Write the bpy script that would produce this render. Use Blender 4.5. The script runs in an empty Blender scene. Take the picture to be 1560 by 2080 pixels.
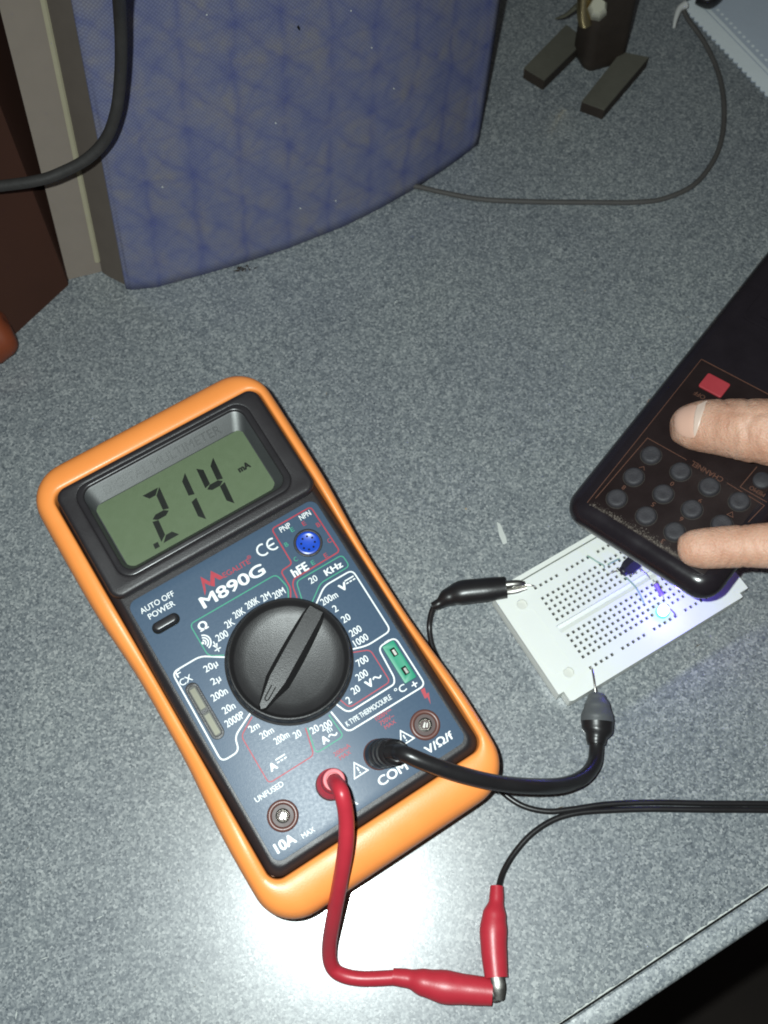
import bpy, bmesh, math, random
from mathutils import Vector, Matrix
random.seed(7)
S = 0.001                      # everything below is written in millimetres
SC = bpy.context.scene
COL = SC.collection

# ------------------------------------------------------------------ camera, world, light, exposure
CAM_F, CAM_H, PITCH, ROLL = 2188.6, 415.3, 0.4135, 0.0112
cam = bpy.data.cameras.new('camera'); cam_o = bpy.data.objects.new('camera', cam); COL.objects.link(cam_o)
cam.sensor_fit = 'HORIZONTAL'; cam.sensor_width = 36; cam.lens = CAM_F/1560*36
cam.clip_start = 0.01; cam.clip_end = 50
cam_o.location = (0, 0, CAM_H*S); cam_o.rotation_euler = (PITCH, ROLL, 0)
cam.dof.use_dof = True; cam.dof.focus_distance = 0.395; cam.dof.aperture_fstop = 22
SC.camera = cam_o
w = bpy.data.worlds.new('World'); SC.world = w; w.use_nodes = True
w.node_tree.nodes['Background'].inputs[0].default_value = (0.95, 0.95, 0.95, 1)
w.node_tree.nodes['Background'].inputs[1].default_value = 0.042
fl = bpy.data.lights.new('phone_flash', 'AREA'); fl.shape = 'DISK'; fl.size = 0.006
fl.energy = 2.5; fl.color = (0.905, 1.0, 0.985)
fl_o = bpy.data.objects.new('phone_flash', fl); COL.objects.link(fl_o)
fl_o.location = (-0.018, 0.012, CAM_H*S); fl_o.rotation_euler = (-0.14, -0.05, 0)
SC.view_settings.view_transform = 'Standard'; SC.view_settings.look = 'None'
SC.view_settings.exposure = 0; SC.view_settings.gamma = 1
SC.cycles.filter_width = 1.9

# ------------------------------------------------------------------ pixel (of the 1560 x 2080 photo) -> point in the place
MC = Matrix.Rotation(ROLL, 3, 'Y') @ Matrix.Rotation(PITCH, 3, 'X')
CP = Vector((0, 0, CAM_H))
def ray(x, y): return MC @ Vector(((x-780)/CAM_F, (1040-y)/CAM_F, -1))
def on(x, y, z=0.0):
    d = ray(x, y); return CP + d*((z-CAM_H)/d.z)
class Frame:
    def __init__(s, o, ex, ey):
        s.o = Vector(o); s.x = Vector(ex).normalized(); ey = Vector(ey)
        s.y = (ey - s.x*s.x.dot(ey)).normalized(); s.z = s.x.cross(s.y)
    def __call__(s, x, y, z=0.0): return s.o + s.x*x + s.y*y + s.z*z
    def at(s, px, py, z=0.0):
        d = ray(px, py); t = ((s.o + s.z*z - CP).dot(s.z))/d.dot(s.z); p = CP + d*t - s.o
        return (p.dot(s.x), p.dot(s.y))
    def matrix(s):
        m = Matrix((s.x, s.y, s.z)).transposed().to_4x4(); m.translation = s.o*S; return m
WORLD = Frame((0, 0, 0), (1, 0, 0), (0, 1, 0))

# ------------------------------------------------------------------ materials
def new_mat(name):
    m = bpy.data.materials.new(name); m.use_nodes = True
    nt = m.node_tree; return m, nt, nt.nodes['Principled BSDF']
def N(nt, t, **kw):
    n = nt.nodes.new(t)
    for k, v in kw.items():
        if k in n.inputs: n.inputs[k].default_value = v
        else: setattr(n, k, v)
    return n
def coords(nt): return N(nt, 'ShaderNodeTexCoord').outputs['Object']
def mat(name, col, rough=0.5, spec=0.5, metal=0.0, var=0.12, vscale=120, bump=0.0, bscale=2500, sss=0.0, coat=0.0, rvar=0.1):
    m, nt, b = new_mat(name)
    c = coords(nt)
    n = N(nt, 'ShaderNodeTexNoise', Scale=vscale, Detail=5.0, Roughness=0.6); nt.links.new(c, n.inputs['Vector'])
    mx = N(nt, 'ShaderNodeMix', data_type='RGBA', clamp_result=True)
    mx.inputs['A'].default_value = (*[x*(1-var) for x in col], 1)
    mx.inputs['B'].default_value = (*[min(1, x*(1+var)) for x in col], 1)
    nt.links.new(n.outputs['Fac'], mx.inputs['Factor']); nt.links.new(mx.outputs['Result'], b.inputs['Base Color'])
    mr = N(nt, 'ShaderNodeMapRange'); mr.inputs['To Min'].default_value = max(0.02, rough-rvar); mr.inputs['To Max'].default_value = min(1, rough+rvar)
    nt.links.new(n.outputs['Fac'], mr.inputs['Value']); nt.links.new(mr.outputs['Result'], b.inputs['Roughness'])
    b.inputs['Specular IOR Level'].default_value = spec; b.inputs['Metallic'].default_value = metal
    if coat: b.inputs['Coat Weight'].default_value = coat; b.inputs['Coat Roughness'].default_value = 0.12
    if sss:
        b.inputs['Subsurface Weight'].default_value = sss; b.inputs['Subsurface Radius'].default_value = (1.0, 0.35, 0.2); b.inputs['Subsurface Scale'].default_value = 0.0025
    if bump:
        n2 = N(nt, 'ShaderNodeTexNoise', Scale=bscale, Detail=3.0); nt.links.new(c, n2.inputs['Vector'])
        bp = N(nt, 'ShaderNodeBump', Strength=bump, Distance=0.0004); nt.links.new(n2.outputs['Fac'], bp.inputs['Height'])
        nt.links.new(bp.outputs['Normal'], b.inputs['Normal'])
    return m
def ramp(nt, stops, mode='LINEAR'):
    r = N(nt, 'ShaderNodeValToRGB'); cr = r.color_ramp; cr.interpolation = mode
    while len(cr.elements) < len(stops): cr.elements.new(0.5)
    for e, (p, c) in zip(cr.elements, stops): e.position = p; e.color = (*c, 1) if len(c) == 3 else c
    return r

def laminate(name, gain=1.0, rough=0.32):
    m, nt, b = new_mat(name); c = coords(nt)
    # fine flecks of three greys under a satin clear layer
    wn = N(nt, 'ShaderNodeTexNoise', Scale=900.0, Detail=2.0); nt.links.new(c, wn.inputs['Vector'])
    va = N(nt, 'ShaderNodeVectorMath', operation='MULTIPLY_ADD')
    nt.links.new(wn.outputs['Color'], va.inputs[0]); va.inputs[1].default_value = (0.0004,)*3; nt.links.new(c, va.inputs[2])
    v = N(nt, 'ShaderNodeTexVoronoi', Scale=1280.0, Randomness=1.0); nt.links.new(va.outputs[0], v.inputs['Vector'])
    sep = N(nt, 'ShaderNodeSeparateColor'); nt.links.new(v.outputs['Color'], sep.inputs['Color'])
    g = gain
    r1 = ramp(nt, [(0.0, (0.06*g, 0.073*g, 0.088*g)), (0.2, (0.135*g, 0.155*g, 0.172*g)), (0.55, (0.235*g, 0.256*g, 0.265*g)), (0.88, (0.40*g, 0.422*g, 0.42*g)), (1.0, (0.55*g, 0.565*g, 0.555*g))])
    nt.links.new(sep.outputs['Red'], r1.inputs['Fac'])
    n = N(nt, 'ShaderNodeTexNoise', Scale=900.0, Detail=4.0, Roughness=0.7); nt.links.new(c, n.inputs['Vector'])
    r2 = ramp(nt, [(0.32, (0.10*g, 0.12*g, 0.145*g)), (0.68, (0.42*g, 0.45*g, 0.455*g))])
    nt.links.new(n.outputs['Fac'], r2.inputs['Fac'])
    mx = N(nt, 'ShaderNodeMix', data_type='RGBA'); mx.inputs['Factor'].default_value = 0.36
    nt.links.new(r1.outputs['Color'], mx.inputs['A']); nt.links.new(r2.outputs['Color'], mx.inputs['B'])
    # handled, slightly dusty patches
    n3 = N(nt, 'ShaderNodeTexNoise', Scale=14.0, Detail=6.0, Roughness=0.65); nt.links.new(c, n3.inputs['Vector'])
    r3 = ramp(nt, [(0.35, (0.86, 0.86, 0.88)), (0.7, (1.0, 1.0, 0.98))]); nt.links.new(n3.outputs['Fac'], r3.inputs['Fac'])
    mu = N(nt, 'ShaderNodeMix', data_type='RGBA', blend_type='MULTIPLY'); mu.inputs['Factor'].default_value = 1
    nt.links.new(mx.outputs['Result'], mu.inputs['A']); nt.links.new(r3.outputs['Color'], mu.inputs['B'])
    nt.links.new(mu.outputs['Result'], b.inputs['Base Color'])
    mr = N(nt, 'ShaderNodeMapRange'); mr.inputs['To Min'].default_value = rough-0.05; mr.inputs['To Max'].default_value = rough+0.08
    nt.links.new(n3.outputs['Fac'], mr.inputs['Value']); nt.links.new(mr.outputs['Result'], b.inputs['Roughness'])
    bp = N(nt, 'ShaderNodeBump', Strength=0.06, Distance=0.0003); nt.links.new(n.outputs['Fac'], bp.inputs['Height'])
    nt.links.new(bp.outputs['Normal'], b.inputs['Normal'])
    b.inputs['Specular IOR Level'].default_value = 0.8
    b.inputs['Coat Weight'].default_value = 0.9; b.inputs['Coat Roughness'].default_value = 0.115
    return m

def cloth(name):
    m, nt, b = new_mat(name); tc = N(nt, 'ShaderNodeTexCoord'); c = tc.outputs['UV']
    # woven dots (UV in mm) over faded, mottled blue with faint criss-cross creases
    n1 = N(nt, 'ShaderNodeTexNoise', Scale=0.06, Detail=8.0, Roughness=0.62); nt.links.new(c, n1.inputs['Vector'])
    r1 = ramp(nt, [(0.28, (0.105, 0.118, 0.225)), (0.46, (0.135, 0.145, 0.230)), (0.60, (0.165, 0.165, 0.215)), (0.74, (0.190, 0.180, 0.185))]); nt.links.new(n1.outputs['Fac'], r1.inputs['Fac'])
    # quilted triangle grid showing through the cloth: uprights, rungs and two diagonals, broken up by noise
    nz = N(nt, 'ShaderNodeTexNoise', Scale=0.05, Detail=3.0); nt.links.new(c, nz.inputs['Vector'])
    wv = N(nt, 'ShaderNodeVectorMath', operation='MULTIPLY_ADD'); nt.links.new(nz.outputs['Color'], wv.inputs[0]); wv.inputs[1].default_value = (11, 11, 0); nt.links.new(c, wv.inputs[2])
    sx = N(nt, 'ShaderNodeSeparateXYZ'); nt.links.new(wv.outputs[0], sx.inputs[0])
    def mth(op, a, b_):
        m_ = N(nt, 'ShaderNodeMath', operation=op)
        for i_, v_ in ((0, a), (1, b_)):
            if isinstance(v_, (int, float)): m_.inputs[i_].default_value = v_
            else: nt.links.new(v_, m_.inputs[i_])
        return m_.outputs[0]
    U = mth('MULTIPLY', sx.outputs['X'], 1/21.0); V = mth('MULTIPLY', sx.outputs['Y'], 1/19.0)
    nb = N(nt, 'ShaderNodeTexNoise', Scale=0.09, Detail=4.0); nt.links.new(c, nb.inputs['Vector'])
    rb_ = ramp(nt, [(0.30, (0.1, 0.1, 0.1)), (0.55, (1, 1, 1))]); nt.links.new(nb.outputs['Fac'], rb_.inputs['Fac'])
    cur = r1.outputs['Color']
    for ex_, wd_, f in ((U, .09, .58), (V, .07, .30), (mth('ADD', U, V), .10, .46), (mth('SUBTRACT', U, V), .08, .24)):
        d_ = mth('PINGPONG', ex_, 0.5); mk = ramp(nt, [(0.0, (1, 1, 1)), (wd_, (0.35, 0.35, 0.35)), (wd_*2.1, (0, 0, 0))]); nt.links.new(d_, mk.inputs['Fac'])
        fac = mth('MULTIPLY', mth('MULTIPLY', mk.outputs['Color'], rb_.outputs['Color']), f)
        mx = N(nt, 'ShaderNodeMix', data_type='RGBA'); nt.links.new(fac, mx.inputs['Factor']); nt.links.new(cur, mx.inputs['A'])
        mx.inputs['B'].default_value = (0.066, 0.080, 0.212, 1); cur = mx.outputs['Result']
    mp = N(nt, 'ShaderNodeMapping'); mp.inputs['Rotation'].default_value = (0, 0, 0.78); mp.inputs['Scale'].default_value = (0.85, 0.85, 0.85); nt.links.new(c, mp.inputs['Vector'])
    ck = N(nt, 'ShaderNodeTexVoronoi', Scale=1.0, Randomness=0.12); nt.links.new(mp.outputs['Vector'], ck.inputs['Vector'])
    rd = ramp(nt, [(0.15, (1.25, 1.25, 1.2)), (0.55, (0.80, 0.80, 0.85))]); nt.links.new(ck.outputs['Distance'], rd.inputs['Fac'])
    mu = N(nt, 'ShaderNodeMix', data_type='RGBA', blend_type='MULTIPLY'); mu.inputs['Factor'].default_value = 0.8
    nt.links.new(cur, mu.inputs['A']); nt.links.new(rd.outputs['Color'], mu.inputs['B']); nt.links.new(mu.outputs['Result'], b.inputs['Base Color'])
    bp = N(nt, 'ShaderNodeBump', Strength=0.35, Distance=0.0003); bp.invert = True; nt.links.new(ck.outputs['Distance'], bp.inputs['Height']); nt.links.new(bp.outputs['Normal'], b.inputs['Normal'])
    b.inputs['Roughness'].default_value = 0.62; b.inputs['Specular IOR Level'].default_value = 0.35
    return m

def skin_mat():
    m, nt, b = new_mat('skin'); c = coords(nt)
    n = N(nt, 'ShaderNodeTexNoise', Scale=90.0, Detail=6.0, Roughness=0.6); nt.links.new(c, n.inputs['Vector'])
    r = ramp(nt, [(0.3, (0.52, 0.27, 0.18)), (0.55, (0.62, 0.365, 0.26)), (0.8, (0.69, 0.45, 0.35))]); nt.links.new(n.outputs['Fac'], r.inputs['Fac'])
    nt.links.new(r.outputs['Color'], b.inputs['Base Color'])
    n2 = N(nt, 'ShaderNodeTexNoise', Scale=1300.0, Detail=4.0); nt.links.new(c, n2.inputs['Vector'])
    w1 = N(nt, 'ShaderNodeTexWave', Scale=110.0, Distortion=5.0, Detail=3.0); w1.inputs['Detail Scale'].default_value = 1.6; nt.links.new(c, w1.inputs['Vector'])
    ad = N(nt, 'ShaderNodeMath', operation='MULTIPLY_ADD'); ad.inputs[1].default_value = 0.35
    nt.links.new(w1.outputs['Fac'], ad.inputs[0]); nt.links.new(n2.outputs['Fac'], ad.inputs[2])
    bp = N(nt, 'ShaderNodeBump', Strength=0.5, Distance=0.0008); nt.links.new(ad.outputs[0], bp.inputs['Height']); nt.links.new(bp.outputs['Normal'], b.inputs['Normal'])
    b.inputs['Roughness'].default_value = 0.48
    b.inputs['Subsurface Weight'].default_value = 0.25; b.inputs['Subsurface Radius'].default_value = (1.0, 0.35, 0.2); b.inputs['Subsurface Scale'].default_value = 0.003
    return m

def clear_pane(name):
    m, nt, b = new_mat(name); nt.nodes.remove(b)
    t = N(nt, 'ShaderNodeBsdfTransparent'); t.inputs[0].default_value = (0.95, 0.96, 0.95, 1)
    g = N(nt, 'ShaderNodeBsdfGlossy'); g.inputs['Roughness'].default_value = 0.06
    f = N(nt, 'ShaderNodeFresnel'); f.inputs['IOR'].default_value = 1.46
    mx = N(nt, 'ShaderNodeMixShader'); nt.links.new(f.outputs[0], mx.inputs[0]); nt.links.new(t.outputs[0], mx.inputs[1]); nt.links.new(g.outputs[0], mx.inputs[2])
    nt.links.new(mx.outputs[0], nt.nodes['Material Output'].inputs['Surface'])
    return m
def glow(name, col, strength):
    m, nt, b = new_mat(name)
    b.inputs['Base Color'].default_value = (*col, 1); b.inputs['Emission Color'].default_value = (*col, 1); b.inputs['Emission Strength'].default_value = strength
    return m

M = dict(
    desk=laminate('grey_speckled_laminate', 0.93), edge=laminate('grey_laminate_edging', 1.15, 0.4),
    slotmetal=mat('tarnished_contact', (0.16, 0.155, 0.115), 0.5, 0.5, 0.3, var=0.4, vscale=700),
    pin=mat('bright_pin', (0.66, 0.66, 0.64), 0.35, 0.5), core=mat('chipboard', (0.10, 0.075, 0.05), 0.9, 0.2), floor=mat('dark_floor', (0.035, 0.027, 0.023), 0.7, 0.3, var=0.6, vscale=9),
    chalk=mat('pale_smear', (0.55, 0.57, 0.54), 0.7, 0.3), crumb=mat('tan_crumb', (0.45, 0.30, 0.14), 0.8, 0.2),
    orange=mat('orange_rubber', (0.95, 0.305, 0.072), 0.40, 0.5, var=0.10, vscale=45, bump=0.10, bscale=1700, rvar=0.2),
    case=mat('charcoal_plastic', (0.020, 0.017, 0.019), 0.42, 0.5, bump=0.22, bscale=2600),
    bezel=mat('smooth_charcoal_plastic', (0.022, 0.020, 0.022), 0.28, 0.5, bump=0.04),
    panel=mat('navy_panel', (0.055, 0.090, 0.142), 0.38, 0.32, var=0.06, vscale=900, bump=0.06, bscale=2200),
    white=mat('white_ink', (0.78, 0.80, 0.80), 0.5, 0.4, var=0.03), red=mat('red_ink', (0.40, 0.035, 0.055), 0.5, 0.4, var=0.25, vscale=900),
    green=mat('green_ink', (0.045, 0.30, 0.19), 0.5, 0.4, var=0.15, vscale=900),
    lcd=mat('grey_green_lcd', (0.125, 0.162, 0.095), 0.38, 0.4, var=0.05, vscale=400), seg=mat('lcd_ink', (0.010, 0.012, 0.010), 0.4, 0.4),
    lcdtrim=mat('dark_grey_trim', (0.045, 0.046, 0.049), 0.38, 0.5, bump=0.05), glass=clear_pane('window_pane'),
    knob=mat('black_dial_plastic', (0.019, 0.018, 0.019), 0.40, 0.5, bump=0.16, bscale=2800), hole=mat('dark_hole', (0.006, 0.006, 0.006), 0.8, 0.2),
    sockblue=mat('blue_plastic', (0.015, 0.07, 0.48), 0.3, 0.5), sockgreen=mat('green_plastic', (0.012, 0.26, 0.15), 0.4, 0.5),
    jack=mat('brown_jack_plastic', (0.13, 0.055, 0.045), 0.35, 0.5), metal=mat('nickel', (0.62, 0.60, 0.56), 0.28, 0.5, 1.0, bump=0.05),
    dull=mat('dull_metal', (0.34, 0.33, 0.31), 0.42, 0.5, 1.0, var=0.3, vscale=500, bump=0.1), brass=mat('brass', (0.50, 0.40, 0.22), 0.38, 0.5, 1.0),
    redvinyl=mat('red_vinyl', (0.44, 0.026, 0.042), 0.38, 0.5, var=0.10, vscale=200, bump=0.08, bscale=1200),
    pinkend=mat('worn_red_vinyl', (0.58, 0.13, 0.15), 0.5, 0.5),
    black=mat('black_vinyl', (0.014, 0.013, 0.014), 0.33, 0.5, var=0.2, bump=0.08, bscale=900), greyed=mat('greyed_black_vinyl', (0.085, 0.09, 0.095), 0.45, 0.5, bump=0.15),
    board=mat('white_abs', (0.76, 0.78, 0.735), 0.42, 0.5, var=0.03, vscale=40, bump=0.05, bscale=800), boardlow=mat('ivory_abs_recess', (0.60, 0.60, 0.555), 0.5, 0.4),
    gwire=mat('pale_green_wire', (0.28, 0.42, 0.36), 0.4, 0.5), violet=mat('violet_resistor', (0.22, 0.13, 0.50), 0.5, 0.5, var=0.5, vscale=700),
    ic=mat('black_epoxy', (0.018, 0.016, 0.03), 0.4, 0.5),
    remote=mat('glossy_black_plastic', (0.014, 0.011, 0.014), 0.22, 0.5, var=0.3, bump=0.03, bscale=500),
    keypad=mat('brown_black_film', (0.015, 0.009, 0.009), 0.34, 0.5, var=0.5, vscale=70, bump=0.08, bscale=900),
    keyrim=mat('dust_rimmed_rubber', (0.040, 0.035, 0.032), 0.8, 0.3, var=0.6, vscale=700, bump=0.3), key=mat('dusty_rubber', (0.035, 0.033, 0.038), 0.6, 0.4, var=0.4, vscale=420, bump=0.3, bscale=1600), keyred=mat('red_rubber', (0.36, 0.035, 0.045), 0.55, 0.4, bump=0.2),
    tan=mat('tan_ink', (0.105, 0.046, 0.030), 0.5, 0.4, var=0.35, vscale=900), dust=mat('grey_dust', (0.13, 0.11, 0.095), 0.95, 0.1, var=0.5, vscale=900, bump=0.5),
    skin=skin_mat(), nailbed=mat('pink_nail_bed', (0.66, 0.41, 0.315), 0.30, 0.5, var=0.05), nail=mat('fingernail', (0.64, 0.49, 0.41), 0.35, 0.5, var=0.04),
    cloth=cloth('blue_woven_cloth'), lining=mat('grey_brown_lining', (0.12, 0.10, 0.085), 0.8, 0.2), paper=mat('page_edges', (0.225, 0.19, 0.16), 0.9, 0.2, var=0.08),
    cream=mat('cream_binding', (0.36, 0.33, 0.23), 0.8, 0.2), brown=mat('brown_board', (0.045, 0.016, 0.009), 0.75, 0.3, var=0.3, vscale=16),
    finger_blur=mat('finger_blur_orange', (0.19, 0.040, 0.012), 0.6, 0.4), wood=mat('weathered_wood', (0.105, 0.100, 0.080), 0.85, 0.2, var=0.3, vscale=60, bump=0.3, bscale=400),
    darkwood=mat('dark_stained_wood', (0.035, 0.026, 0.020), 0.7, 0.3, var=0.5, vscale=60, bump=0.3, bscale=500),
    cordgrey=mat('grey_cord', (0.085, 0.08, 0.075), 0.6, 0.3, var=0.25), cordblack=mat('charcoal_cord', (0.034, 0.032, 0.031), 0.6, 0.35, var=0.3, vscale=250, bump=0.3, bscale=700),
    napkin_in=mat('blue_grey_paper', (0.50, 0.56, 0.64), 0.9, 0.2, var=0.06, vscale=60, bump=0.3, bscale=600), napkin=mat('pale_blue_paper', (0.80, 0.86, 0.88), 0.9, 0.2, var=0.06, vscale=60, bump=0.3, bscale=600),
)

# ------------------------------------------------------------------ mesh builder
FR = {}                                            # world matrix of every parent
class MB:
    def __init__(s, fr=WORLD): s.v = []; s.f = []; s.m = []; s.fr = fr; s.uv = None
    def add(s, vs, fs, mi=0, raw=False):
        k = len(s.v)
        for p in vs: s.v.append(Vector(p) if raw else s.fr(*p))
        for f in fs: s.f.append([i+k for i in f]); s.m.append(mi)
    def box(s, x0, x1, y0, y1, z0, z1, mi=0):
        vs = [(x, y, z) for z in (z0, z1) for y in (y0, y1) for x in (x0, x1)]
        s.add(vs, [(0, 2, 3, 1), (4, 5, 7, 6), (0, 1, 5, 4), (2, 6, 7, 3), (0, 4, 6, 2), (1, 3, 7, 5)], mi)
    def loft(s, rings, cap0=True, cap1=True, mi=0, raw=False, closed=True):
        n = len(rings[0]); vs = [p for r in rings for p in r]; fs = []
        for i in range(len(rings)-1):
            for j in range(n if closed else n-1):
                k = (j+1) % n; fs.append((i*n+j, i*n+k, (i+1)*n+k, (i+1)*n+j))
        if cap0: fs.append(tuple(range(n-1, -1, -1)))
        if cap1: fs.append(tuple((len(rings)-1)*n+j for j in range(n)))
        s.add(vs, fs, mi, raw)
    def lathe(s, x, y, prof, seg=40, mi=0, cap0=True, cap1=True):
        s.loft([[(x+r*math.cos(2*math.pi*j/seg), y+r*math.sin(2*math.pi*j/seg), z) for j in range(seg)] for r, z in prof], cap0, cap1, mi)
    def tube(s, pts, rad, seg=14, sub=8, mi=0, flat=None, cap=True):
        """pts are world points; rad a number or one radius per point; flat = (scale along a fixed up axis) per point"""
        P = [Vector(p) for p in pts]; Rr = rad if isinstance(rad, (list, tuple)) else [rad]*len(P)
        Fl = flat if flat else [1.0]*len(P)
        Q = []; Q2 = []; Q3 = []
        for i in range(len(P)-1):
            a, b, c, d = P[max(i-1, 0)], P[i], P[i+1], P[min(i+2, len(P)-1)]
            for k in range(sub):
                t = k/sub
                Q.append(0.5*((2*b)+(c-a)*t+(2*a-5*b+4*c-d)*t*t+(3*b-a-3*c+d)*t**3))
                u = t*t*(3-2*t) if flat else t
                Q2.append(Rr[i]*(1-u)+Rr[i+1]*u); Q3.append(Fl[i]*(1-u)+Fl[i+1]*u)
        Q.append(P[-1]); Q2.append(Rr[-1]); Q3.append(Fl[-1])
        up = Vector((0, 0, 1)); rings = []; nrm = None
        for i, q in enumerate(Q):
            t = (Q[min(i+1, len(Q)-1)]-Q[max(i-1, 0)]).normalized()
            if nrm is None or flat:
                nrm = up - t*t.dot(up)
                if nrm.length < 0.05: nrm = Vector((0, 1, 0)) - t*t.y
            nrm = (nrm - t*t.dot(nrm)).normalized(); bn = t.cross(nrm)
            rings.append([q + (nrm*math.cos(a)*Q3[i] + bn*math.sin(a))*Q2[i] for a in (2*math.pi*j/seg for j in range(seg))])
        s.loft(rings, cap, cap, mi, raw=True)
    def shape(s, loops, z, thick=0.0, bevel=0.0, mi=0, res=3):
        """2-D outlines with holes filled, thick below z, edges rounded"""
        cu = bpy.data.curves.new('tmp', 'CURVE'); cu.dimensions = '2D'; cu.fill_mode = 'BOTH' if thick else 'FRONT'
        cu.extrude = max(0, thick/2-bevel); cu.bevel_depth = bevel; cu.offset = -bevel; cu.bevel_resolution = res
        for lp in loops:
            sp = cu.splines.new('POLY'); sp.points.add(len(lp)-1); sp.use_cyclic_u = True
            for p, (x, y) in zip(sp.points, lp): p.co = (x, y, 0, 1)
        s._take(cu, 0, 0, z-thick/2, mi)
    def _take(s, cu, x, y, z, mi, sx=1.0, sy=1.0, rot=0.0, box=None):
        ob = bpy.data.objects.new('tmp', cu); me = ob.to_mesh()
        vs = [v.co.copy() for v in me.vertices]; fs = [tuple(p.vertices) for p in me.polygons]
        if not vs: ob.to_mesh_clear(); bpy.data.objects.remove(ob); return
        if box:
            x0, x1 = min(v.x for v in vs), max(v.x for v in vs); y0, y1 = min(v.y for v in vs), max(v.y for v in vs)
            cx, cy = (x0+x1)/2, (y0+y1)/2
            sx = box[0]/(x1-x0) if box[0] else (box[1]/(y1-y0)); sy = box[1]/(y1-y0) if box[1] else sx
            for v in vs: v.x = (v.x-cx)*sx; v.y = (v.y-cy)*sy
        c, sn = math.cos(rot), math.sin(rot)
        if not box: out = [(x+v.x*sx, y+v.y*sy, z+v.z) for v in vs]
        else: out = [(x+c*v.x-sn*v.y, y+sn*v.x+c*v.y, z+v.z) for v in vs]
        s.add(out, fs, mi); ob.to_mesh_clear(); bpy.data.objects.remove(ob); bpy.data.curves.remove(cu)
    def text(s, body, x, y, w, h, z=0.06, rot=0.0, bold=0.012, mi=0, ext=0.0):
        cu = bpy.data.curves.new('tmp', 'FONT'); cu.body = body; cu.size = 1; cu.extrude = ext; cu.resolution_u = 4
        k = min(bold*h*1.6, .22); sh = [(0, 0)] if k <= 0 else [(-k, 0), (k, 0), (0, -k*.6), (0, k*.6)]
        for i, (dx, dy) in enumerate(sh):
            c2 = cu if i == len(sh)-1 else cu.copy()
            s._take(c2, x+dx, y+dy, z+.003*i, mi, rot=rot, box=(w-2*k, h-1.2*k))
    def line(s, pts, wd=0.45, z=0.05, closed=False, rnd=0.0, mi=0):
        P = [Vector((p[0], p[1])) for p in pts]
        if rnd:
            Q = []; n = len(P)
            for i, p in enumerate(P):
                if not closed and i in (0, n-1): Q.append(p); continue
                a, b = P[i-1], P[(i+1) % n]; d = min(rnd, (a-p).length*0.45, (b-p).length*0.45)
                p0 = p+(a-p).normalized()*d; p1 = p+(b-p).normalized()*d
                for k in range(6):
                    t = k/5; Q.append(p0*(1-t)**2+p*2*t*(1-t)+p1*t*t)
            P = Q
        n = len(P); L = []; R = []
        for i, p in enumerate(P):
            a = P[i-1] if (i or closed) else p; b = P[(i+1) % n] if (i < n-1 or closed) else p
            t0 = (p-a).normalized() if (p-a).length > 1e-6 else (b-p).normalized(); t1 = (b-p).normalized() if (b-p).length > 1e-6 else t0
            nn = Vector((-(t0+t1).y, (t0+t1).x)); nn = nn.normalized() if nn.length > 1e-6 else Vector((-t0.y, t0.x))
            k = wd/2/max(0.5, nn.dot(Vector((-t0.y, t0.x))))
            L.append(p+nn*k); R.append(p-nn*k)
        vs = [(p.x, p.y, z) for p in L]+[(p.x, p.y, z) for p in R]
        s.add(vs, [(i, n+i, n+(i+1) % n, (i+1) % n) for i in range(n if closed else n-1)], mi)
    def build(s, name, mats, parent=None, smooth=35, subsurf=0):
        me = bpy.data.meshes.new(name); inv = FR[parent].inverted() if parent is not None else Matrix()
        org = Vector((0, 0, 0))
        if parent is None:
            org = Vector((sum(v.x for v in s.v)/len(s.v), sum(v.y for v in s.v)/len(s.v), min(v.z for v in s.v)))*S
        me.from_pydata([inv @ (v*S) - org for v in s.v], [], s.f)
        for mm in (mats if isinstance(mats, (list, tuple)) else [mats]): me.materials.append(mm)
        me.polygons.foreach_set('material_index', s.m)
        me.validate()
        bm = bmesh.new(); bm.from_mesh(me); bmesh.ops.remove_doubles(bm, verts=bm.verts, dist=1e-7); bmesh.ops.recalc_face_normals(bm, faces=bm.faces) if len(bm.faces) < 60000 else None
        bm.to_mesh(me); bm.free()
        if smooth:
            me.polygons.foreach_set('use_smooth', [True]*len(me.polygons))
            if smooth < 180: me.set_sharp_from_angle(angle=math.radians(smooth))
        ob = bpy.data.objects.new(name, me); COL.objects.link(ob)
        if parent is not None: ob.parent = parent; FR[ob] = FR[parent]
        else: ob.location = org; FR[ob] = Matrix.Translation(org)
        if subsurf:
            md = ob.modifiers.new('smooth', 'SUBSURF'); md.levels = subsurf; md.render_levels = subsurf
        return ob
def tag(o, label=None, cat=None, group=None, kind=None):
    for k, v in (('label', label), ('category', cat), ('group', group), ('kind', kind)):
        if v: o[k] = v
    return o
def thing(name, label, cat, fr=WORLD, group=None):
    o = bpy.data.objects.new(name, None); o.empty_display_size = 0.01; COL.objects.link(o)
    o.matrix_world = fr.matrix(); FR[o] = fr.matrix(); return tag(o, label, cat, group)
def rrect(x0, x1, y0, y1, r, n=8):
    out = []
    for cx, cy, a0 in ((x1-r, y1-r, 0), (x0+r, y1-r, 90), (x0+r, y0+r, 180), (x1-r, y0+r, 270)):
        for k in range(n+1):
            a = math.radians(a0+90*k/n); out.append((cx+r*math.cos(a), cy+r*math.sin(a)))
    return out
def circle(x, y, r, n=24): return [(x+r*math.cos(2*math.pi*k/n), y+r*math.sin(2*math.pi*k/n)) for k in range(n)]
def sstep(a, b, x): t = min(1, max(0, (x-a)/(b-a))); return t*t*(3-2*t)

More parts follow.
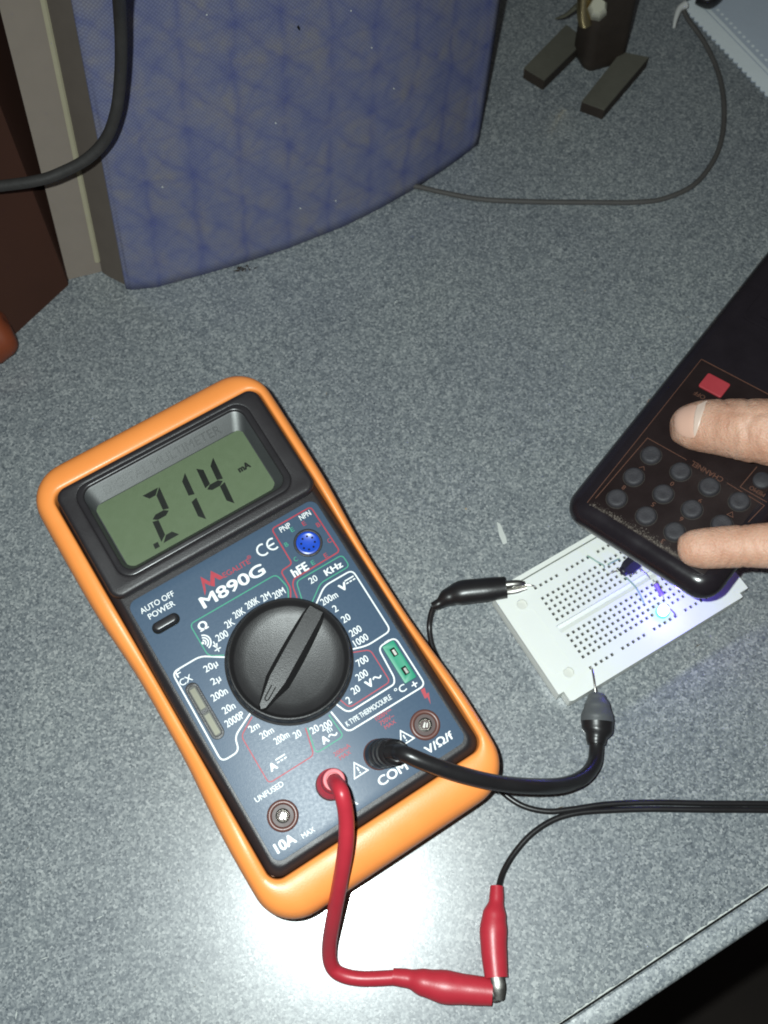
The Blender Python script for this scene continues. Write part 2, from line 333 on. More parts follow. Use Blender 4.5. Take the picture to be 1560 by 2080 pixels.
# ================================================================== THE SETTING
a30 = math.radians(30)
DF = Frame((57.0, -12.5, 0), (math.cos(a30), math.sin(a30), 0), (-math.sin(a30), math.cos(a30), 0))
b = MB(DF); b.shape([[(-900, 0.5), (900, 0.5), (900, 1300), (-900, 1300)]], 0, 24, 0.8)
desk = tag(b.build('desk', M['desk']), kind='structure')
b = MB(DF); prof = [(-0.35, -24), (-0.35, -0.9), (-0.9, -0.25), (-1.7, -0.1), (-6.6, -0.1), (-8.0, -0.5), (-8.9, -1.6), (-9.3, -3.5), (-9.3, -24)]
b.loft([[(x, y, z) for y, z in prof] for x in (-900, 900)]); b.build('edge_strip', M['edge'], desk)
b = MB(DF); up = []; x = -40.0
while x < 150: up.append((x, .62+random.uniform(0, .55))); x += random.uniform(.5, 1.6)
b.shape([[(-40, .5), (150, .5)]+up[::-1]], 0.03); b.build('worn_seam_highlight', M['chalk'], desk, 0)  # pale ragged strip: highlight painted along the chipped seam edge
b = MB(DF); b.box(-900, 900, -0.35, 0.5, -24, -1.7); b.build('seam_filler', M['hole'], desk, 0)
b = MB(); q = lambda x, y: tuple(on(x, y, 0)[:2])
b.shape([[q(1009, 1060), q(1016, 1064), q(1028, 1092), q(1030, 1103), q(1022, 1106), q(1014, 1088)]], 0.06)
b.build('chalk_smear', M['chalk'], desk, 0)
b = MB()
for x, y, r in ((665, 800, .7), (948, 1033, .8), (1448, 885, .5), (682, 408, .8), (1188, 590, .6)):
    p = on(x, y); b.add([(p.x+random.uniform(-r, r), p.y+random.uniform(-r, r), 0.02+random.random()*r) for _ in range(4)], [(0, 1, 2), (0, 1, 3), (1, 2, 3), (0, 2, 3)])
tag(b.build('crumbs', M['crumb'], None, 0), kind='stuff')
b = MB()
for k in range(260):
    p = on(random.uniform(-20, 1560), random.uniform(100, 2080), .02)
    if (p-DF.o).dot(DF.y) < 2: continue
    r = random.choice((.12, .15, .18, .22, .3)); a = random.uniform(0, 3.14); L_ = r*random.choice((1, 1, 1, 2, 6))
    dx, dy = math.cos(a), math.sin(a)
    b.add([(p.x+dx*L_, p.y+dy*L_, .02), (p.x-dy*r*.6, p.y+dx*r*.6, .02+r*.5), (p.x-dx*L_, p.y-dy*L_, .02), (p.x+dy*r*.6, p.y-dx*r*.6, .02)], [(0, 1, 2, 3)], 0 if random.random() < .75 else 1)
tag(b.build('dust', [M['chalk'], M['core']], None, 0), kind='stuff')
b = MB(); b.add([(-3000, -3000, -720), (3000, -3000, -720), (3000, 3000, -720), (-3000, 3000, -720)], [(0, 1, 2, 3)])
tag(b.build('floor', M['floor'], None, 0), kind='structure')

# ================================================================== MULTIMETER
mt, tx, ty = .5688, .1317, -.0202
MF = Frame((-35.12, 100.70, 47.0), (math.cos(mt), math.sin(mt), math.tan(ty)), (-math.sin(mt), math.cos(mt), math.tan(tx)))
meter = thing('multimeter', 'digital multimeter with dark blue dial panel in an orange rubber holster', 'multimeter', MF)
# --- holster: rounded outline, waisted in the middle, lip thick at both ends
def hol_ring(f_off, zf, n=10):
    """ring between outer outline (0) and the opening (1), zf(y) gives height"""
    o = rrect(-50.0, 47.3, -72.3, 112.6, 15, n); i = rrect(-42.6, 42.6, -56.6, 101.0, 4.5, n)
    ins = []
    def dens(L):
        out = []
        for k in range(len(L)):
            a, c = L[k], L[(k+1) % len(L)]
            m = 1 if (k % (n+1)) != n else 14
            for j in range(m): out.append((a[0]+(c[0]-a[0])*j/m, a[1]+(c[1]-a[1])*j/m))
        return out
    o, i = dens(o), dens(i); R = []
    for (ox, oy), (ix, iy) in zip(o, i):
        waist = sstep(-40, 0, oy)*(1-sstep(26, 60, oy))
        ox -= math.copysign((2.0 if ox < 0 else 1.2)*waist, ox) if abs(ox) > 40 else 0
        x = ox+(ix-ox)*f_off; y = oy+(iy-oy)*f_off
        R.append((x, y, zf(oy, waist)))
    return R
top = lambda y, wst: 1.6*(1-wst) - 3.4*wst - (2.2 if y < -50 else 0)
spec = [(0.45, lambda y, w_: -38.0), (0.12, lambda y, w_: -37.3), (0.0, lambda y, w_: -34), (-0.02, lambda y, w_: -22), (0.0, lambda y, w_: top(y, w_)-9),
        (0.06, lambda y, w_: top(y, w_)-4.6), (0.20, lambda y, w_: top(y, w_)-2.0), (0.42, lambda y, w_: top(y, w_)-0.6), (0.68, lambda y, w_: top(y, w_)),
        (0.90, lambda y, w_: top(y, w_)-0.1), (0.985, lambda y, w_: top(y, w_)-0.8), (1.0, lambda y, w_: top(y, w_)-2.4), (1.0, lambda y, w_: -20)]
b = MB(MF); b.loft([hol_ring(f, z) for f, z in spec], True, False)
# grip notches along the bottom edge
hol = b.build('holster', M['orange'], meter, 60, 1)
b = MB(MF)
for x in (-22, -7, 8, 23):
    b.loft([[(x+dx, -72.3+dy, z) for dx, dy in ((-4.5, 1.6), (-3.9, -0.15), (3.9, -0.15), (4.5, 1.6))] for z in (-34, -16)])
b.build('grip_rib', M['orange'], hol, 40)
b = MB(MF); b.loft([[(x, y, z) for x, y in ((-24, 12), (24, 12), (24, 13), (-24, 13))] for z in (-38.5, -36)]); 
b.add([(-22, 13, -37.8), (22, 13, -37.8), (18, 84, -58.0), (-18, 84, -58.0), (-22, 16, -37.8), (22, 16, -37.8), (18, 87, -57.6), (-18, 87, -57.6)], [(0, 1, 2, 3), (7, 6, 5, 4), (0, 4, 5, 1), (1, 5, 6, 2), (2, 6, 7, 3), (3, 7, 4, 0)])
b.build('stand', M['orange'], meter, 30)
# --- case: lower tray plus raised display hood with a window opening
b = MB(MF)
def rr3(hx0, hx1, y0, y1, r, z): return [(x, y, z) for x, y in rrect(hx0, hx1, y0, y1, r, 6)]
b.loft([rr3(-42.4, 42.4, -56.4, 100.8, 5, -35), rr3(-42.4, 42.4, -56.4, 100.8, 5, -3.6), rr3(-41.9, 41.9, -55.9, 100.4, 4.8, -2.2), rr3(-40.0, 40.0, -54.0, 99, 4, -0.35), rr3(-39.4, 39.4, -53.4, 98.6, 3.8, -0.12), rr3(-38.9, 38.9, -52.9, 98, 3.5, -0.1)])
hood = rrect(-41.6, 41.6, 53.4, 100.4, 4.5, 8)
b.shape([hood, rrect(-34.6, 34.2, 58.8, 96.6, 5.0, 8)], 4.2, 4.6, 1.7, res=4)
case = b.build('case', M['case'], meter, 40)
b = MB(MF)   # raised bezel around the window, stepped
b.shape([rrect(-35.6, 35.1, 57.8, 97.5, 5.6, 8), rrect(-33.0, 32.4, 60.3, 95.4, 4.2, 8)], 5.1, 5.0, 0.7)
b.build('bezel', M['bezel'], case, 40)
disp = MB(MF); disp.box(-33.8, 33.2, 59.4, 96.2, -0.02, 0.7)
disp.loft([[(x, y, z) for x, y in rrect(*r, 4, 6)] for r, z in (((-33.2, 32.6, 60.1, 95.6), 4.0), ((-31.8, 29.6, 62.0, 89.2), 0.9))], False, False)
disp = disp.build('display', M['lcdtrim'], meter, 40)
b = MB(MF); b.box(-31.4, 29.2, 62.1, 88.9, 0.5, 1.0); b.build('lcd', M['lcd'], disp, 0)
TF = Frame(MF(-1.6, 92.3, 2.45), MF.x, MF.y*.895 + MF.z*.446)
b = MB(TF); b.text('DIGITAL MULTIMETER', 0, 0, 48.0, 3.3, .22, bold=0.0, ext=0.16); b.build('embossed_lettering', M['lcdtrim'], disp, 0)
b = MB(MF)
def seg7(x, y, on_, Wd=7.4, H=19.6, t=2.25, sl=0.108):
    g = 0.22; h2 = H/2
    def P(u, v): return (x+u+sl*v, y+v)
    segs = dict(a=[(g+.3, H), (Wd-g-.3, H), (Wd-t-g, H-t), (t+g, H-t)], d=[(t+g, t), (Wd-t-g, t), (Wd-g-.3, 0), (g+.3, 0)],
        g=[(g+.2, h2), (t*.8+g, h2+t*.5), (Wd-t*.8-g, h2+t*.5), (Wd-g-.2, h2), (Wd-t*.8-g, h2-t*.5), (t*.8+g, h2-t*.5)],
        f=[(0, h2+g+.5), (0, H-g-.5), (t, H-t-g), (t, h2+t*.5+g)], e=[(0, g+.5), (0, h2-g-.5), (t, h2-t*.5-g), (t, t+g)],
        b=[(Wd-t, h2+t*.5+g), (Wd-t, H-t-g), (Wd, H-g+.2), (Wd, h2+g+.5)], c=[(Wd-t, t+g), (Wd-t, h2-t*.5-g), (Wd, h2-g-.5), (Wd, g-.2)])
    for k in on_: b.shape([[P(*p) for p in segs[k]]], 1.06)
seg7(-17.2, 64.4, 'abged'); seg7(-6.6, 64.4, 'bc'); seg7(5.2, 64.4, 'fgbc')
b.shape([[(-20.3, 63.9), (-18.4, 63.9), (-18.2, 65.9), (-20.1, 65.9)]], 1.06)
b.text('mA', 22.6, 75.0, 4.9, 2.7, 1.06, bold=0.045)
b.build('digits', M['seg'], disp, 0)
b = MB(MF); b.add([(x, y, 3.7) for x, y in rrect(-33.1, 32.5, 60.2, 95.5, 4.2, 6)], [tuple(range(28))]); b.build('window_pane', M['glass'], disp, 0)
# --- printed panel
b = MB(MF); b.shape([rrect(-38.5, 38.5, -51.8, 51.6, 3.2, 6)], 0.02, 0.35, 0.1); panel = b.build('panel', M['panel'], meter, 30)
ZP = 0.06
b = MB(MF); T = b.text
for s_, x, y, w_, h_, bo in (
    ('AUTO OFF', -29.1, 46.7, 13.2, 2.1, .0), ('POWER', -29.1, 43.5, 10.2, 2.1, .0), ('M890G', -3.4, 38.2, 25.6, 4.5, .035),
    ('PNP', 23.8, 47.3, 4.3, 2.1, .01), ('NPN', 32.4, 47.6, 4.5, 2.1, .01), ('hFE', 20.2, 30.9, 6.4, 3.3, .02), ('20', 22.4, 25.3, 3.1, 2.4, .01), ('KHz', 30.8, 25.0, 7.2, 2.5, .02),
    ('Ω', -19.6, 31.0, 3.4, 3.3, .02), ('200', -15.6, 24.4, 4.4, 2.6, .01), ('2K', -11.1, 26.9, 3.4, 2.6, .01), ('20K', -6.4, 28.4, 4.3, 2.6, .01), ('200K', -0.6, 29.1, 5.1, 2.6, .01), ('2M', 4.7, 28.6, 3.4, 2.6, .01), ('20M', 9.3, 27.3, 4.6, 2.6, .01),
    ('F', -35.0, 20.6, 1.8, 2.4, .01), ('CX', -34.0, 17.3, 4.6, 2.4, .01),
    ('20µ', -24.3, 16.8, 5.0, 3.0, .01), ('2µ', -25.2, 11.7, 3.4, 3.0, .01), ('200n', -26.6, 7.0, 5.9, 2.6, .01), ('20n', -26.2, 1.2, 4.5, 2.6, .01), ('2000P', -26.4, -3.2, 7.0, 2.6, .01),
    ('V', 30.2, 17.3, 3.2, 2.9, .03), ('200m', 23.7, 16.3, 6.5, 2.6, .01), ('2', 23.6, 12.0, 1.6, 2.6, .01), ('20', 25.0, 7.0, 3.2, 2.6, .01), ('200', 25.5, 1.3, 4.5, 2.6, .01), ('1000', 25.4, -2.5, 5.6, 2.6, .01),
    ('700', 21.9, -9.1, 4.4, 2.6, .01), ('200', 19.1, -13.3, 4.4, 2.6, .01), ('V', 19.8, -17.2, 3.0, 2.9, .03), ('20', 14.5, -16.5, 3.0, 2.6, .01), ('2', 10.5, -18.3, 1.5, 2.6, .01),
    ('K TYPE THERMOCOUPLE', 14.6, -25.0, 18.4, 1.9, .01), ('°C', 28.0, -24.7, 4.2, 2.7, .01), ('+', 33.2, -25.8, 2.3, 2.3, .0),
    ('2m', -22.1, -9.0, 3.7, 2.4, .01), ('20m', -19.4, -13.0, 5.0, 2.4, .01), ('200m', -15.9, -17.1, 5.5, 2.5, .01), ('20', -10.7, -18.9, 2.7, 2.5, .01), ('A', -23.3, -23.9, 2.9, 2.8, .03),
    ('20', -4.8, -20.6, 3.0, 2.5, .01), ('200', -0.7, -21.6, 4.3, 2.5, .01), ('m', -0.5, -23.6, 1.8, 1.4, .01), ('A', -3.6, -25.5, 2.7, 2.7, .03),
    ('V/Ω/f', 29.5, -47.2, 11.2, 3.1, .015), ('COM', 10.1, -47.6, 11.4, 3.3, .015), ('UNFUSED', -28.6, -30.4, 10.8, 1.9, .01), ('10A', -32.6, -47.6, 7.6, 3.6, .02), ('MAX', -24.3, -48.8, 4.8, 1.7, .01), ('mA', -8.2, -48.4, 6.4, 3.0, .015)):
    T(s_, x, y, w_, h_, ZP, bold={.0: .010, .01: .010, .015: .026, .02: .035, .03: .05, .035: .085}[bo])
def arc(cx, cy, r, a0, a1, n=14): return [(cx+r*math.cos(math.radians(a0+(a1-a0)*k/n)), cy+r*math.sin(math.radians(a0+(a1-a0)*k/n))) for k in range(n+1)]
b.line(arc(12.6, 44.2, 2.1, 60, 300), .62, ZP); b.line(arc(16.8, 44.2, 2.1, 60, 300), .62, ZP); b.line([(14.8, 44.2), (17.4, 44.2)], .6, ZP)       # CE mark
for cx, cy in ((33.7, 18.4), (-19.6, -22.9)):                                                                                                # direct-current bars
    b.line([(cx-1.9, cy+.4), (cx+1.9, cy+.4)], .5, ZP)
    for k in range(3): b.line([(cx-1.9+k*1.4, cy-.7), (cx-.9+k*1.4, cy-.7)], .5, ZP)
for cx, cy in ((23.2, -16.8), (-.4, -25.6)): b.line([(cx-1.6+3.2*k/12, cy+.55*math.sin(2*math.pi*k/12)) for k in range(13)], .5, ZP)              # alternating-current waves
for r in (.9, 1.8, 2.7): b.line(arc(-22.4, 25.6, r, -75, 75), .5, ZP)
b.shape([circle(-22.6, 25.6, .5, 10)], ZP)
b.shape([[(-20.2, 23.0), (-18.2, 23.0), (-19.2, 21.2)]], ZP); b.line([(-20.4, 21.0), (-18.0, 21.0)], .4, ZP); b.line([(-19.2, 24.2), (-19.2, 20.0)], .4, ZP)
b.line([(32.0, -7.9), (34.0, -7.9)], .5, ZP+.75)
for cx, cy in ((20.3, -39.5), (0.9, -40.2)):
    b.line([(cx-2.7, cy-1.9), (cx+2.7, cy-1.9), (cx, cy+2.7)], .45, ZP, True); b.line([(cx, cy+1.0), (cx, cy-.5)], .5, ZP); b.line([(cx, cy-.9), (cx, cy-1.4)], .5, ZP)
b.line([(-18, 16.9), (-25.6, 22.0), (-36.7, 22.0), (-37.2, -13.4), (-30.4, -13.4), (-29.3, -8.4), (-20.6, -4.2)], .55, ZP, rnd=2.2)
b.line([(18.2, 16.6), (24.6, 21.1), (36.4, 21.0), (36.4, -5.2), (26.3, -5.4), (21.3, -3.8)], .55, ZP, rnd=2.2)
b.line([(6.2, -17.4), (8.0, -22.0), (27.2, -22.0), (28.4, -20.0), (29.2, -8.0), (36.4, -8.0), (36.4, -28.0), (4.4, -27.6), (3.2, -18.5)], .55, ZP, rnd=2.2)
b.build('white_lettering', M['white'], panel, 0)
b = MB(MF)
b.text('EGALITE', 1.0, 43.1, 10.8, 2.0, ZP, bold=.01); b.text('®', 6.9, 44.3, 1.5, 1.5, ZP)
b.shape([[(-13.6, 40.0), (-11.5, 47.0), (-9.55, 43.6), (-10.2, 42.3), (-11.4, 44.2), (-12.3, 41.6)]], ZP)
b.shape([[(-10.1, 42.2), (-9.5, 43.5), (-7.3, 47.0), (-4.4, 42.4), (-6.3, 42.4), (-7.3, 44.2), (-8.9, 41.2)]], ZP+.004)
for s_, x, y in (('E', 30.5, 45.1), ('B', 34.7, 42.0), ('C', 35.0, 34.7), ('E', 31.0, 30.6)): b.text(s_, x, y, 1.3, 1.7, ZP, bold=.01)
b.text('1000V⎓', 18.2, -28.9, 6.4, 1.5, ZP); b.text('750V~', 18.3, -31.0, 5.8, 1.5, ZP); b.text('MAX', 18.4, -33.0, 4.4, 1.4, ZP)
b.text('200mA', -0.4, -31.6, 6.4, 1.5, ZP); b.text('MAX', -0.4, -33.6, 4.4, 1.4, ZP)
b.shape([[(34.0, -28.6), (35.6, -28.6), (35.0, -30.8), (36.0, -30.8), (34.2, -34.8), (34.7, -32.0), (33.6, -32.0)]], ZP)
b.line([(11.9, 23.4), (13.9, 26.8), (14.0, 33.9), (19.0, 34.2), (19.3, 49.3), (35.9, 49.3), (36.2, 29.3), (16.4, 29.0), (14.9, 27.0), (14.0, 22.4)], .5, ZP, rnd=1.4)
b.line([(20.4, -4.7), (26.4, -7.2), (26.4, -20.5), (9.4, -20.7), (8.0, -16.4)], .4, ZP, rnd=1.6)
b.line([(-20.8, -5.6), (-27.3, -9.4), (-27.3, -28.0), (-9.5, -28.0), (-7.2, -18.6)], .4, ZP, rnd=1.6)
b.build('red_lettering', M['red'], panel, 0)
b = MB(MF)
for s_, x, y in (('E', 25.6, 45.3), ('B', 20.9, 41.5), ('C', 20.9, 35.0), ('E', 25.6, 30.7)): b.text(s_, x, y, 1.3, 1.7, ZP, bold=.01)
b.line([(-18.4, 18.0), (-23.2, 20.6), (-23.2, 33.8), (12.0, 33.8), (13.2, 27.4), (11.2, 23.8)], .42, ZP, rnd=1.8)
b.line([(15.2, 21.2), (16.8, 27.7), (36.2, 27.7), (36.3, 22.7), (24.0, 22.7), (17.4, 18.0)], .42, ZP, rnd=1.6)
b.line([(-6.6, -18.9), (-8.6, -27.9), (2.6, -27.9), (2.0, -19.0)], .42, ZP, rnd=1.6)
b.build('green_lettering', M['green'], panel, 0)
# --- rotary dial with a pointed grip bar
KX, KY = 0.0, 4.3
b = MB(MF)
b.lathe(KX, KY, [(22.6, 0.02), (22.6, 1.0), (21.9, 1.3), (21.6, 5.2), (21.1, 5.9), (20.7, 6.0), (20.3, 5.7), (19.6, 3.0), (19.0, 2.5), (15, 1.75), (10, 1.15), (5, .8), (.4, .7)], 72)
dial = b.build('dial', M['knob'], meter, 40)
ka = math.radians(30.4); kc, ks = math.cos(ka), math.sin(ka)
def KR(u, v, z): return (KX+kc*u-ks*v, KY+ks*u+kc*v, z)
b = MB(MF)
out = [(20.0, -2.9), (20.0, 2.9), (17.0, 3.2), (-8.5, 3.2), (-19.0, 1.3), (-20.2, 0.0), (-19.0, -1.3), (-8.5, -3.2), (17.0, -3.2)]
b.loft([[KR(u*k, v*j, z) for u, v in out] for k, j, z in ((1.0, 1.5, .6), (1.0, 1.12, 3.0), (0.995, 0.98, 5.4), (0.985, 0.88, 5.9))], False, True)
bar = b.build('grip_bar', M['knob'], dial, 40)
b = MB(MF); b.line([KR(u, v, 0)[:2] for u, v in [(-11, .75), (-15.8, .7)]+[(-15.8-.7*math.sin(t*.5), .7*math.cos(t*.5)) for t in range(0, 7)]+[(-15.8, -.7), (-11, -.75)]], 0.4, 5.97); b.build('pointer_outline', M['hole'], bar, 0)
# --- power button
b = MB(MF); b.shape([rrect(-35.3, -24.9, 36.2, 40.6, 2.1, 8)], 0.10, 0.12); btn = b.build('power_button_surround', M['hole'], meter, 0)
b = MB(MF); b.shape([rrect(-34.7, -25.6, 36.7, 40.1, 1.7, 8)], 2.6, 2.8, 0.8); b.build('power_button', M['bezel'], meter, 40)
# --- transistor socket
b = MB(MF); b.shape([circle(27.9, 37.9, 5.3, 40), circle(27.9, 37.9, 4.3, 40)], 0.75, 0.7, 0.25); so = b.build('transistor_socket', M['case'], meter, 40)
b = MB(MF); b.lathe(27.9, 37.9, [(4.35, 0.06), (4.3, 0.28), (3.7, 0.42), (3.5, 0.30), (0.2, 0.30)], 40); b.build('socket_insert', M['sockblue'], so, 40)
b = MB(MF)
for k in range(8): b.shape([circle(27.9+2.5*math.cos(.39+k*math.pi/4), 37.9+2.5*math.sin(.39+k*math.pi/4), .42, 10)], 0.34)
b.build('pin_holes', M['hole'], so, 0)
# --- capacitor socket: long slot with two spring contacts
b = MB(MF); b.shape([rrect(-36.0, -31.2, -6.4, 15.6, 2.3, 8), rrect(-35.0, -32.2, -5.2, 14.4, 1.3, 8)], 0.55, 0.5, 0.2); cs = b.build('capacitor_socket', M['case'], meter, 40)
b = MB(MF); b.shape([rrect(-35.1, -32.1, -5.3, 14.5, 1.3, 8)], 0.08); b.build('slot_floor', mat('olive_slot', (0.055, 0.055, 0.045), 0.5), cs, 0)
for y0, y1 in ((5.6, 13.4), (-4.6, 3.2)):
    b = MB(MF); b.box(-34.6, -32.7, y0, y1, 0.1, 0.2); b.box(-33.75, -33.5, y0+.4, y1-.4, 0.1, 0.42); b.build('spring_contact', M['slotmetal'], cs, 0)
b = MB(MF); b.box(-35.0, -32.2, 3.9, 5.0, 0.1, 0.5); b.build('slot_divider', M['case'], cs, 0)
# --- thermocouple socket
b = MB(MF); b.shape([rrect(30.4, 35.2, -24.0, -8.6, 0.4, 3)]+[[(x-.95, y-1.5), (x+.95, y-1.5), (x+.95, y+1.5), (x-.95, y+1.5)] for x, y in ((33.1, -12.4), (33.0, -20.0))], 0.75, 0.72, 0.15)
ts = b.build('thermocouple_socket', M['sockgreen'], meter, 30)
for y in (-12.4, -20.0):
    b = MB(MF); b.box(32.0, 34.1, y-1.6, y+1.6, 0.05, 0.12); b.build('contact_hole', M['hole'], ts, 0)
    b = MB(MF); b.box(32.75, 33.7, y-1.2, y+.9, 0.12, 0.45); b.build('spring_contact', M['metal'], ts, 0)
# --- four input jacks
for x, used in ((-28.7, 0), (-9.6, 1), (9.6, 1), (28.7, 0)):
    b = MB(MF); b.lathe(x, -39.6, [(5.4, 0.03), (5.3, 0.5), (4.8, 0.85), (4.2, 0.9), (3.9, 0.6), (3.7, 0.2), (3.65, 0.06)], 40, cap0=False, cap1=False)
    jk = b.build('input_jack', M['jack'], meter, 50)
    b = MB(MF); b.shape([circle(x, -39.6, 3.75, 30)], 0.09); b.build('jack_bore', mat('dark_jack_bore', (0.05, 0.022, 0.02), 0.5), jk, 0)
    if not used:
        b = MB(MF); b.lathe(x, -39.6, [(2.5, 0.1), (2.45, 0.55), (2.0, 0.75), (1.7, 0.55), (1.6, 0.12)], 30, cap0=False, cap1=False)
        b.shape([[(x-1.2, -39.9), (x+.3, -38.6), (x+.6, -39.1), (x-.8, -40.5)]], 0.3); b.shape([[(x+.1, -40.9), (x+1.3, -39.6), (x+.9, -39.3), (x-.2, -40.4)]], 0.34)
        b.build('metal_contact', M['metal'], jk, 50)

# ================================================================== TEST LEADS
def plug(parent, x, m_body, lean=(0, 0), h=17.0, m_end=None):
    b = MB(MF); rings = []; seg = 32
    prof = [(4.4, 0.95), (5.1, 1.2), (5.1, 5.2), (4.5, 5.5), (4.5, 6.1), (5.0, 6.3), (4.9, 7.4), (4.4, 7.6), (4.4, 8.2), (4.8, 8.4), (4.7, 9.5), (4.2, 9.7), (4.2, 10.3), (4.55, 10.5), (4.4, 11.6), (4.0, 11.8), (4.0, 12.4), (4.2, 12.6), (3.9, h-1.2), (3.5, h-.3), (3.2, h)]
    for r, z in prof:
        k = (z/h)**1.6; rings.append([(x+lean[0]*k+r*math.cos(2*math.pi*j/seg), -39.6+lean[1]*k+r*math.sin(2*math.pi*j/seg), z) for j in range(seg)])
    b.loft(rings); p = b.build('plug', m_body, parent, 40)
    if m_end:
        b = MB(MF); b.shape([circle(x+lean[0], -39.6+lean[1], 3.6, 30), circle(x+lean[0], -39.6+lean[1], 2.3, 30)], h+.35, .6, .25); b.build('plug_end', m_end, p, 40)
    return MF(x+lean[0], -39.6+lean[1], h)
def lead_frame(p): return Frame(p, (1, 0, 0), (0, 1, 0))
# red lead
rl = thing('test_lead', 'thick red test lead from meter jack to a red crocodile clip lying in the glare', 'test lead', lead_frame(on(690, 1985)))
pt = plug(rl, -9.6, M['redvinyl'], (0.5, 0.2), 17.5, M['pinkend'])
b = MB(); b.tube([pt-MF.z*4, pt+MF.z*2.2+Vector((.6, -1.2, 0)), on(694, 1612, 66), on(703, 1660, 61), on(702, 1720, 54), on(691, 1790, 43), on(678, 1860, 29), on(669, 1920, 14), on(672, 1957, 6.5), on(690, 1978, 4.2), on(735, 1988, 3.6), on(812, 1985, 4.5)], 2.6, 16)
b.build('cable', M['redvinyl'], rl, 180)
b = MB(); b.tube([on(798, 1984, 4.6), on(830, 1988, 5), on(862, 1996, 5.6), on(905, 2005, 6), on(950, 2010, 6), on(1000, 2015, 6.4)], [2.9, 3.2, 4.6, 5.6, 5.0, 4.5], 22, 8, flat=[1, 1, .9, .85, .9, .9])
cl = b.build('crocodile_clip', M['redvinyl'], rl, 60)
b = MB(); b.tube([on(990, 2014, 8.2), on(1008, 2014, 8.6), on(1018, 2020, 7.4)], [2.4, 2.2, 1.2], 8, 4, flat=[.35]*3); b.tube([on(990, 2018, 4), on(1008, 2024, 4), on(1017, 2028, 5.6)], [2.3, 2.2, 1.3], 8, 4, flat=[.35]*3)
b.build('jaw', M['dull'], cl, 40)
# black lead
bl = thing('test_lead', 'thick black test lead curving from meter jack to clip at the white breadboard', 'test lead', lead_frame(on(1100, 1600)))
pe = MF.at(808, 1527, 13.5); pt = plug(bl, 9.6, M['black'], (pe[0]-9.6, pe[1]+39.6), 13.5)
b = MB(); d = (MF.z*.7+MF.x*.8-MF.y*.5).normalized()
b.tube([pt-d*4, pt-d*.5, on(826, 1533, 57.5), on(870, 1551, 56.5), on(940, 1574, 52), on(1015, 1591, 44), on(1090, 1597, 36), on(1145, 1594, 25), on(1185, 1578, 16), on(1206, 1552, 11), on(1211, 1525, 9), on(1211, 1495, 9)], 2.75, 16)
b.build('cable', M['black'], bl, 180)
b = MB(); b.tube([on(1211, 1512, 9), on(1211, 1500, 9), on(1213, 1482, 9), on(1213, 1462, 9.2)], [3.4, 3.9, 5.9, 6.2], 22, 8, flat=[1, 1, .85, .85])
cl = b.build('crocodile_clip', M['black'], bl, 60)
b = MB(); b.tube([on(1213, 1466, 9.2), on(1213, 1455, 9.4), on(1213, 1434, 9.8), on(1212, 1416, 10), on(1212, 1408, 10)], [6.25, 6.1, 4.9, 3.4, 2.5], 22, 8, flat=[.85, .85, .8, .7, .6]); b.build('boot_mouth', M['greyed'], cl, 60)  # front half of the boot in a paler grey

# twin supply lead with a black and a red clip
sl = thing('twin_lead', 'thin black twin wire splitting to a black and a red crocodile clip', 'wire', lead_frame(on(1240, 1638)))
b = MB(); b.tube([on(884, 1229, 7), on(876, 1245, 5), on(872, 1275, 2.0), on(878, 1312, 1.3), on(893, 1345, 1.2), on(925, 1410, 1.2), on(955, 1500, 1.2), on(985, 1570, 1.2), on(1018, 1607, 1.2), on(1060, 1636, 1.2), on(1110, 1648, 1.2), on(1160, 1644, 1.2), on(1230, 1634, 1.2), on(1320, 1630, 1.2), on(1440, 1632, 1.2), on(1570, 1633, 1.2), on(1760, 1640, 1.2), on(2400, 1690, 1.2)], 1.15, 12)
b.build('wire', M['black'], sl, 180)
b = MB(); b.tube([on(1012, 1806, 5), on(1022, 1772, 2.4), on(1045, 1733, 1.3), on(1080, 1694, 1.2), on(1125, 1665, 1.2), on(1175, 1651, 1.2), on(1240, 1646, 1.2), on(1320, 1643.5, 1.2), on(1440, 1645, 1.2), on(1570, 1646, 1.2), on(1760, 1653, 1.2), on(2400, 1703, 1.2)], 1.15, 12)
b.build('wire', M['black'], sl, 180)
b = MB(); b.tube([on(878, 1232, 6.4), on(892, 1226, 7), on(912, 1212, 8), on(940, 1203, 9), on(985, 1198, 9.8), on(1027, 1193, 10.2)], [1.7, 2.1, 3.7, 5.0, 4.9, 4.5], 22, 8, flat=[1, 1, .9, .85, .85, .85])
cl = b.build('crocodile_clip', M['black'], sl, 60); tag(cl, 'black clip')
b = MB()
b.tube([on(1020, 1187, 11.5), on(1050, 1184, 11.8), on(1066, 1185, 11.0)], [1.5, 1.3, .9], 8, 4, flat=[.5]*3)
b.tube([on(1020, 1200, 9.4), on(1045, 1198, 9.6), on(1070, 1193, 10.4)], [2.0, 1.7, .9], 8, 4, flat=[.4]*3); b.build('jaw', M['metal'], cl, 40)
b = MB(); b.tube([on(1009, 1800, 5.2), on(1008, 1830, 5.6), on(1004, 1860, 6.2), on(1002, 1890, 6.6), on(1003, 1930, 6.6), on(1008, 1986, 7)], [2.4, 2.7, 4.3, 4.9, 4.6, 4.1], 22, 8, flat=[1, 1, .9, .85, .9, .9])
cl = b.build('crocodile_clip', M['redvinyl'], sl, 60); tag(cl, 'red clip')
b = MB(); b.tube([on(1009, 1980, 9.4), on(1013, 2005, 9.6), on(1014, 2030, 8.6)], [2.4, 2.4, 1.7], 8, 4, flat=[.35]*3); b.tube([on(1008, 1980, 5.0), on(1011, 2005, 5.0), on(1012, 2032, 6.2)], [2.6, 2.5, 1.8], 8, 4, flat=[.35]*3)
b.build('jaw', M['dull'], cl, 40)

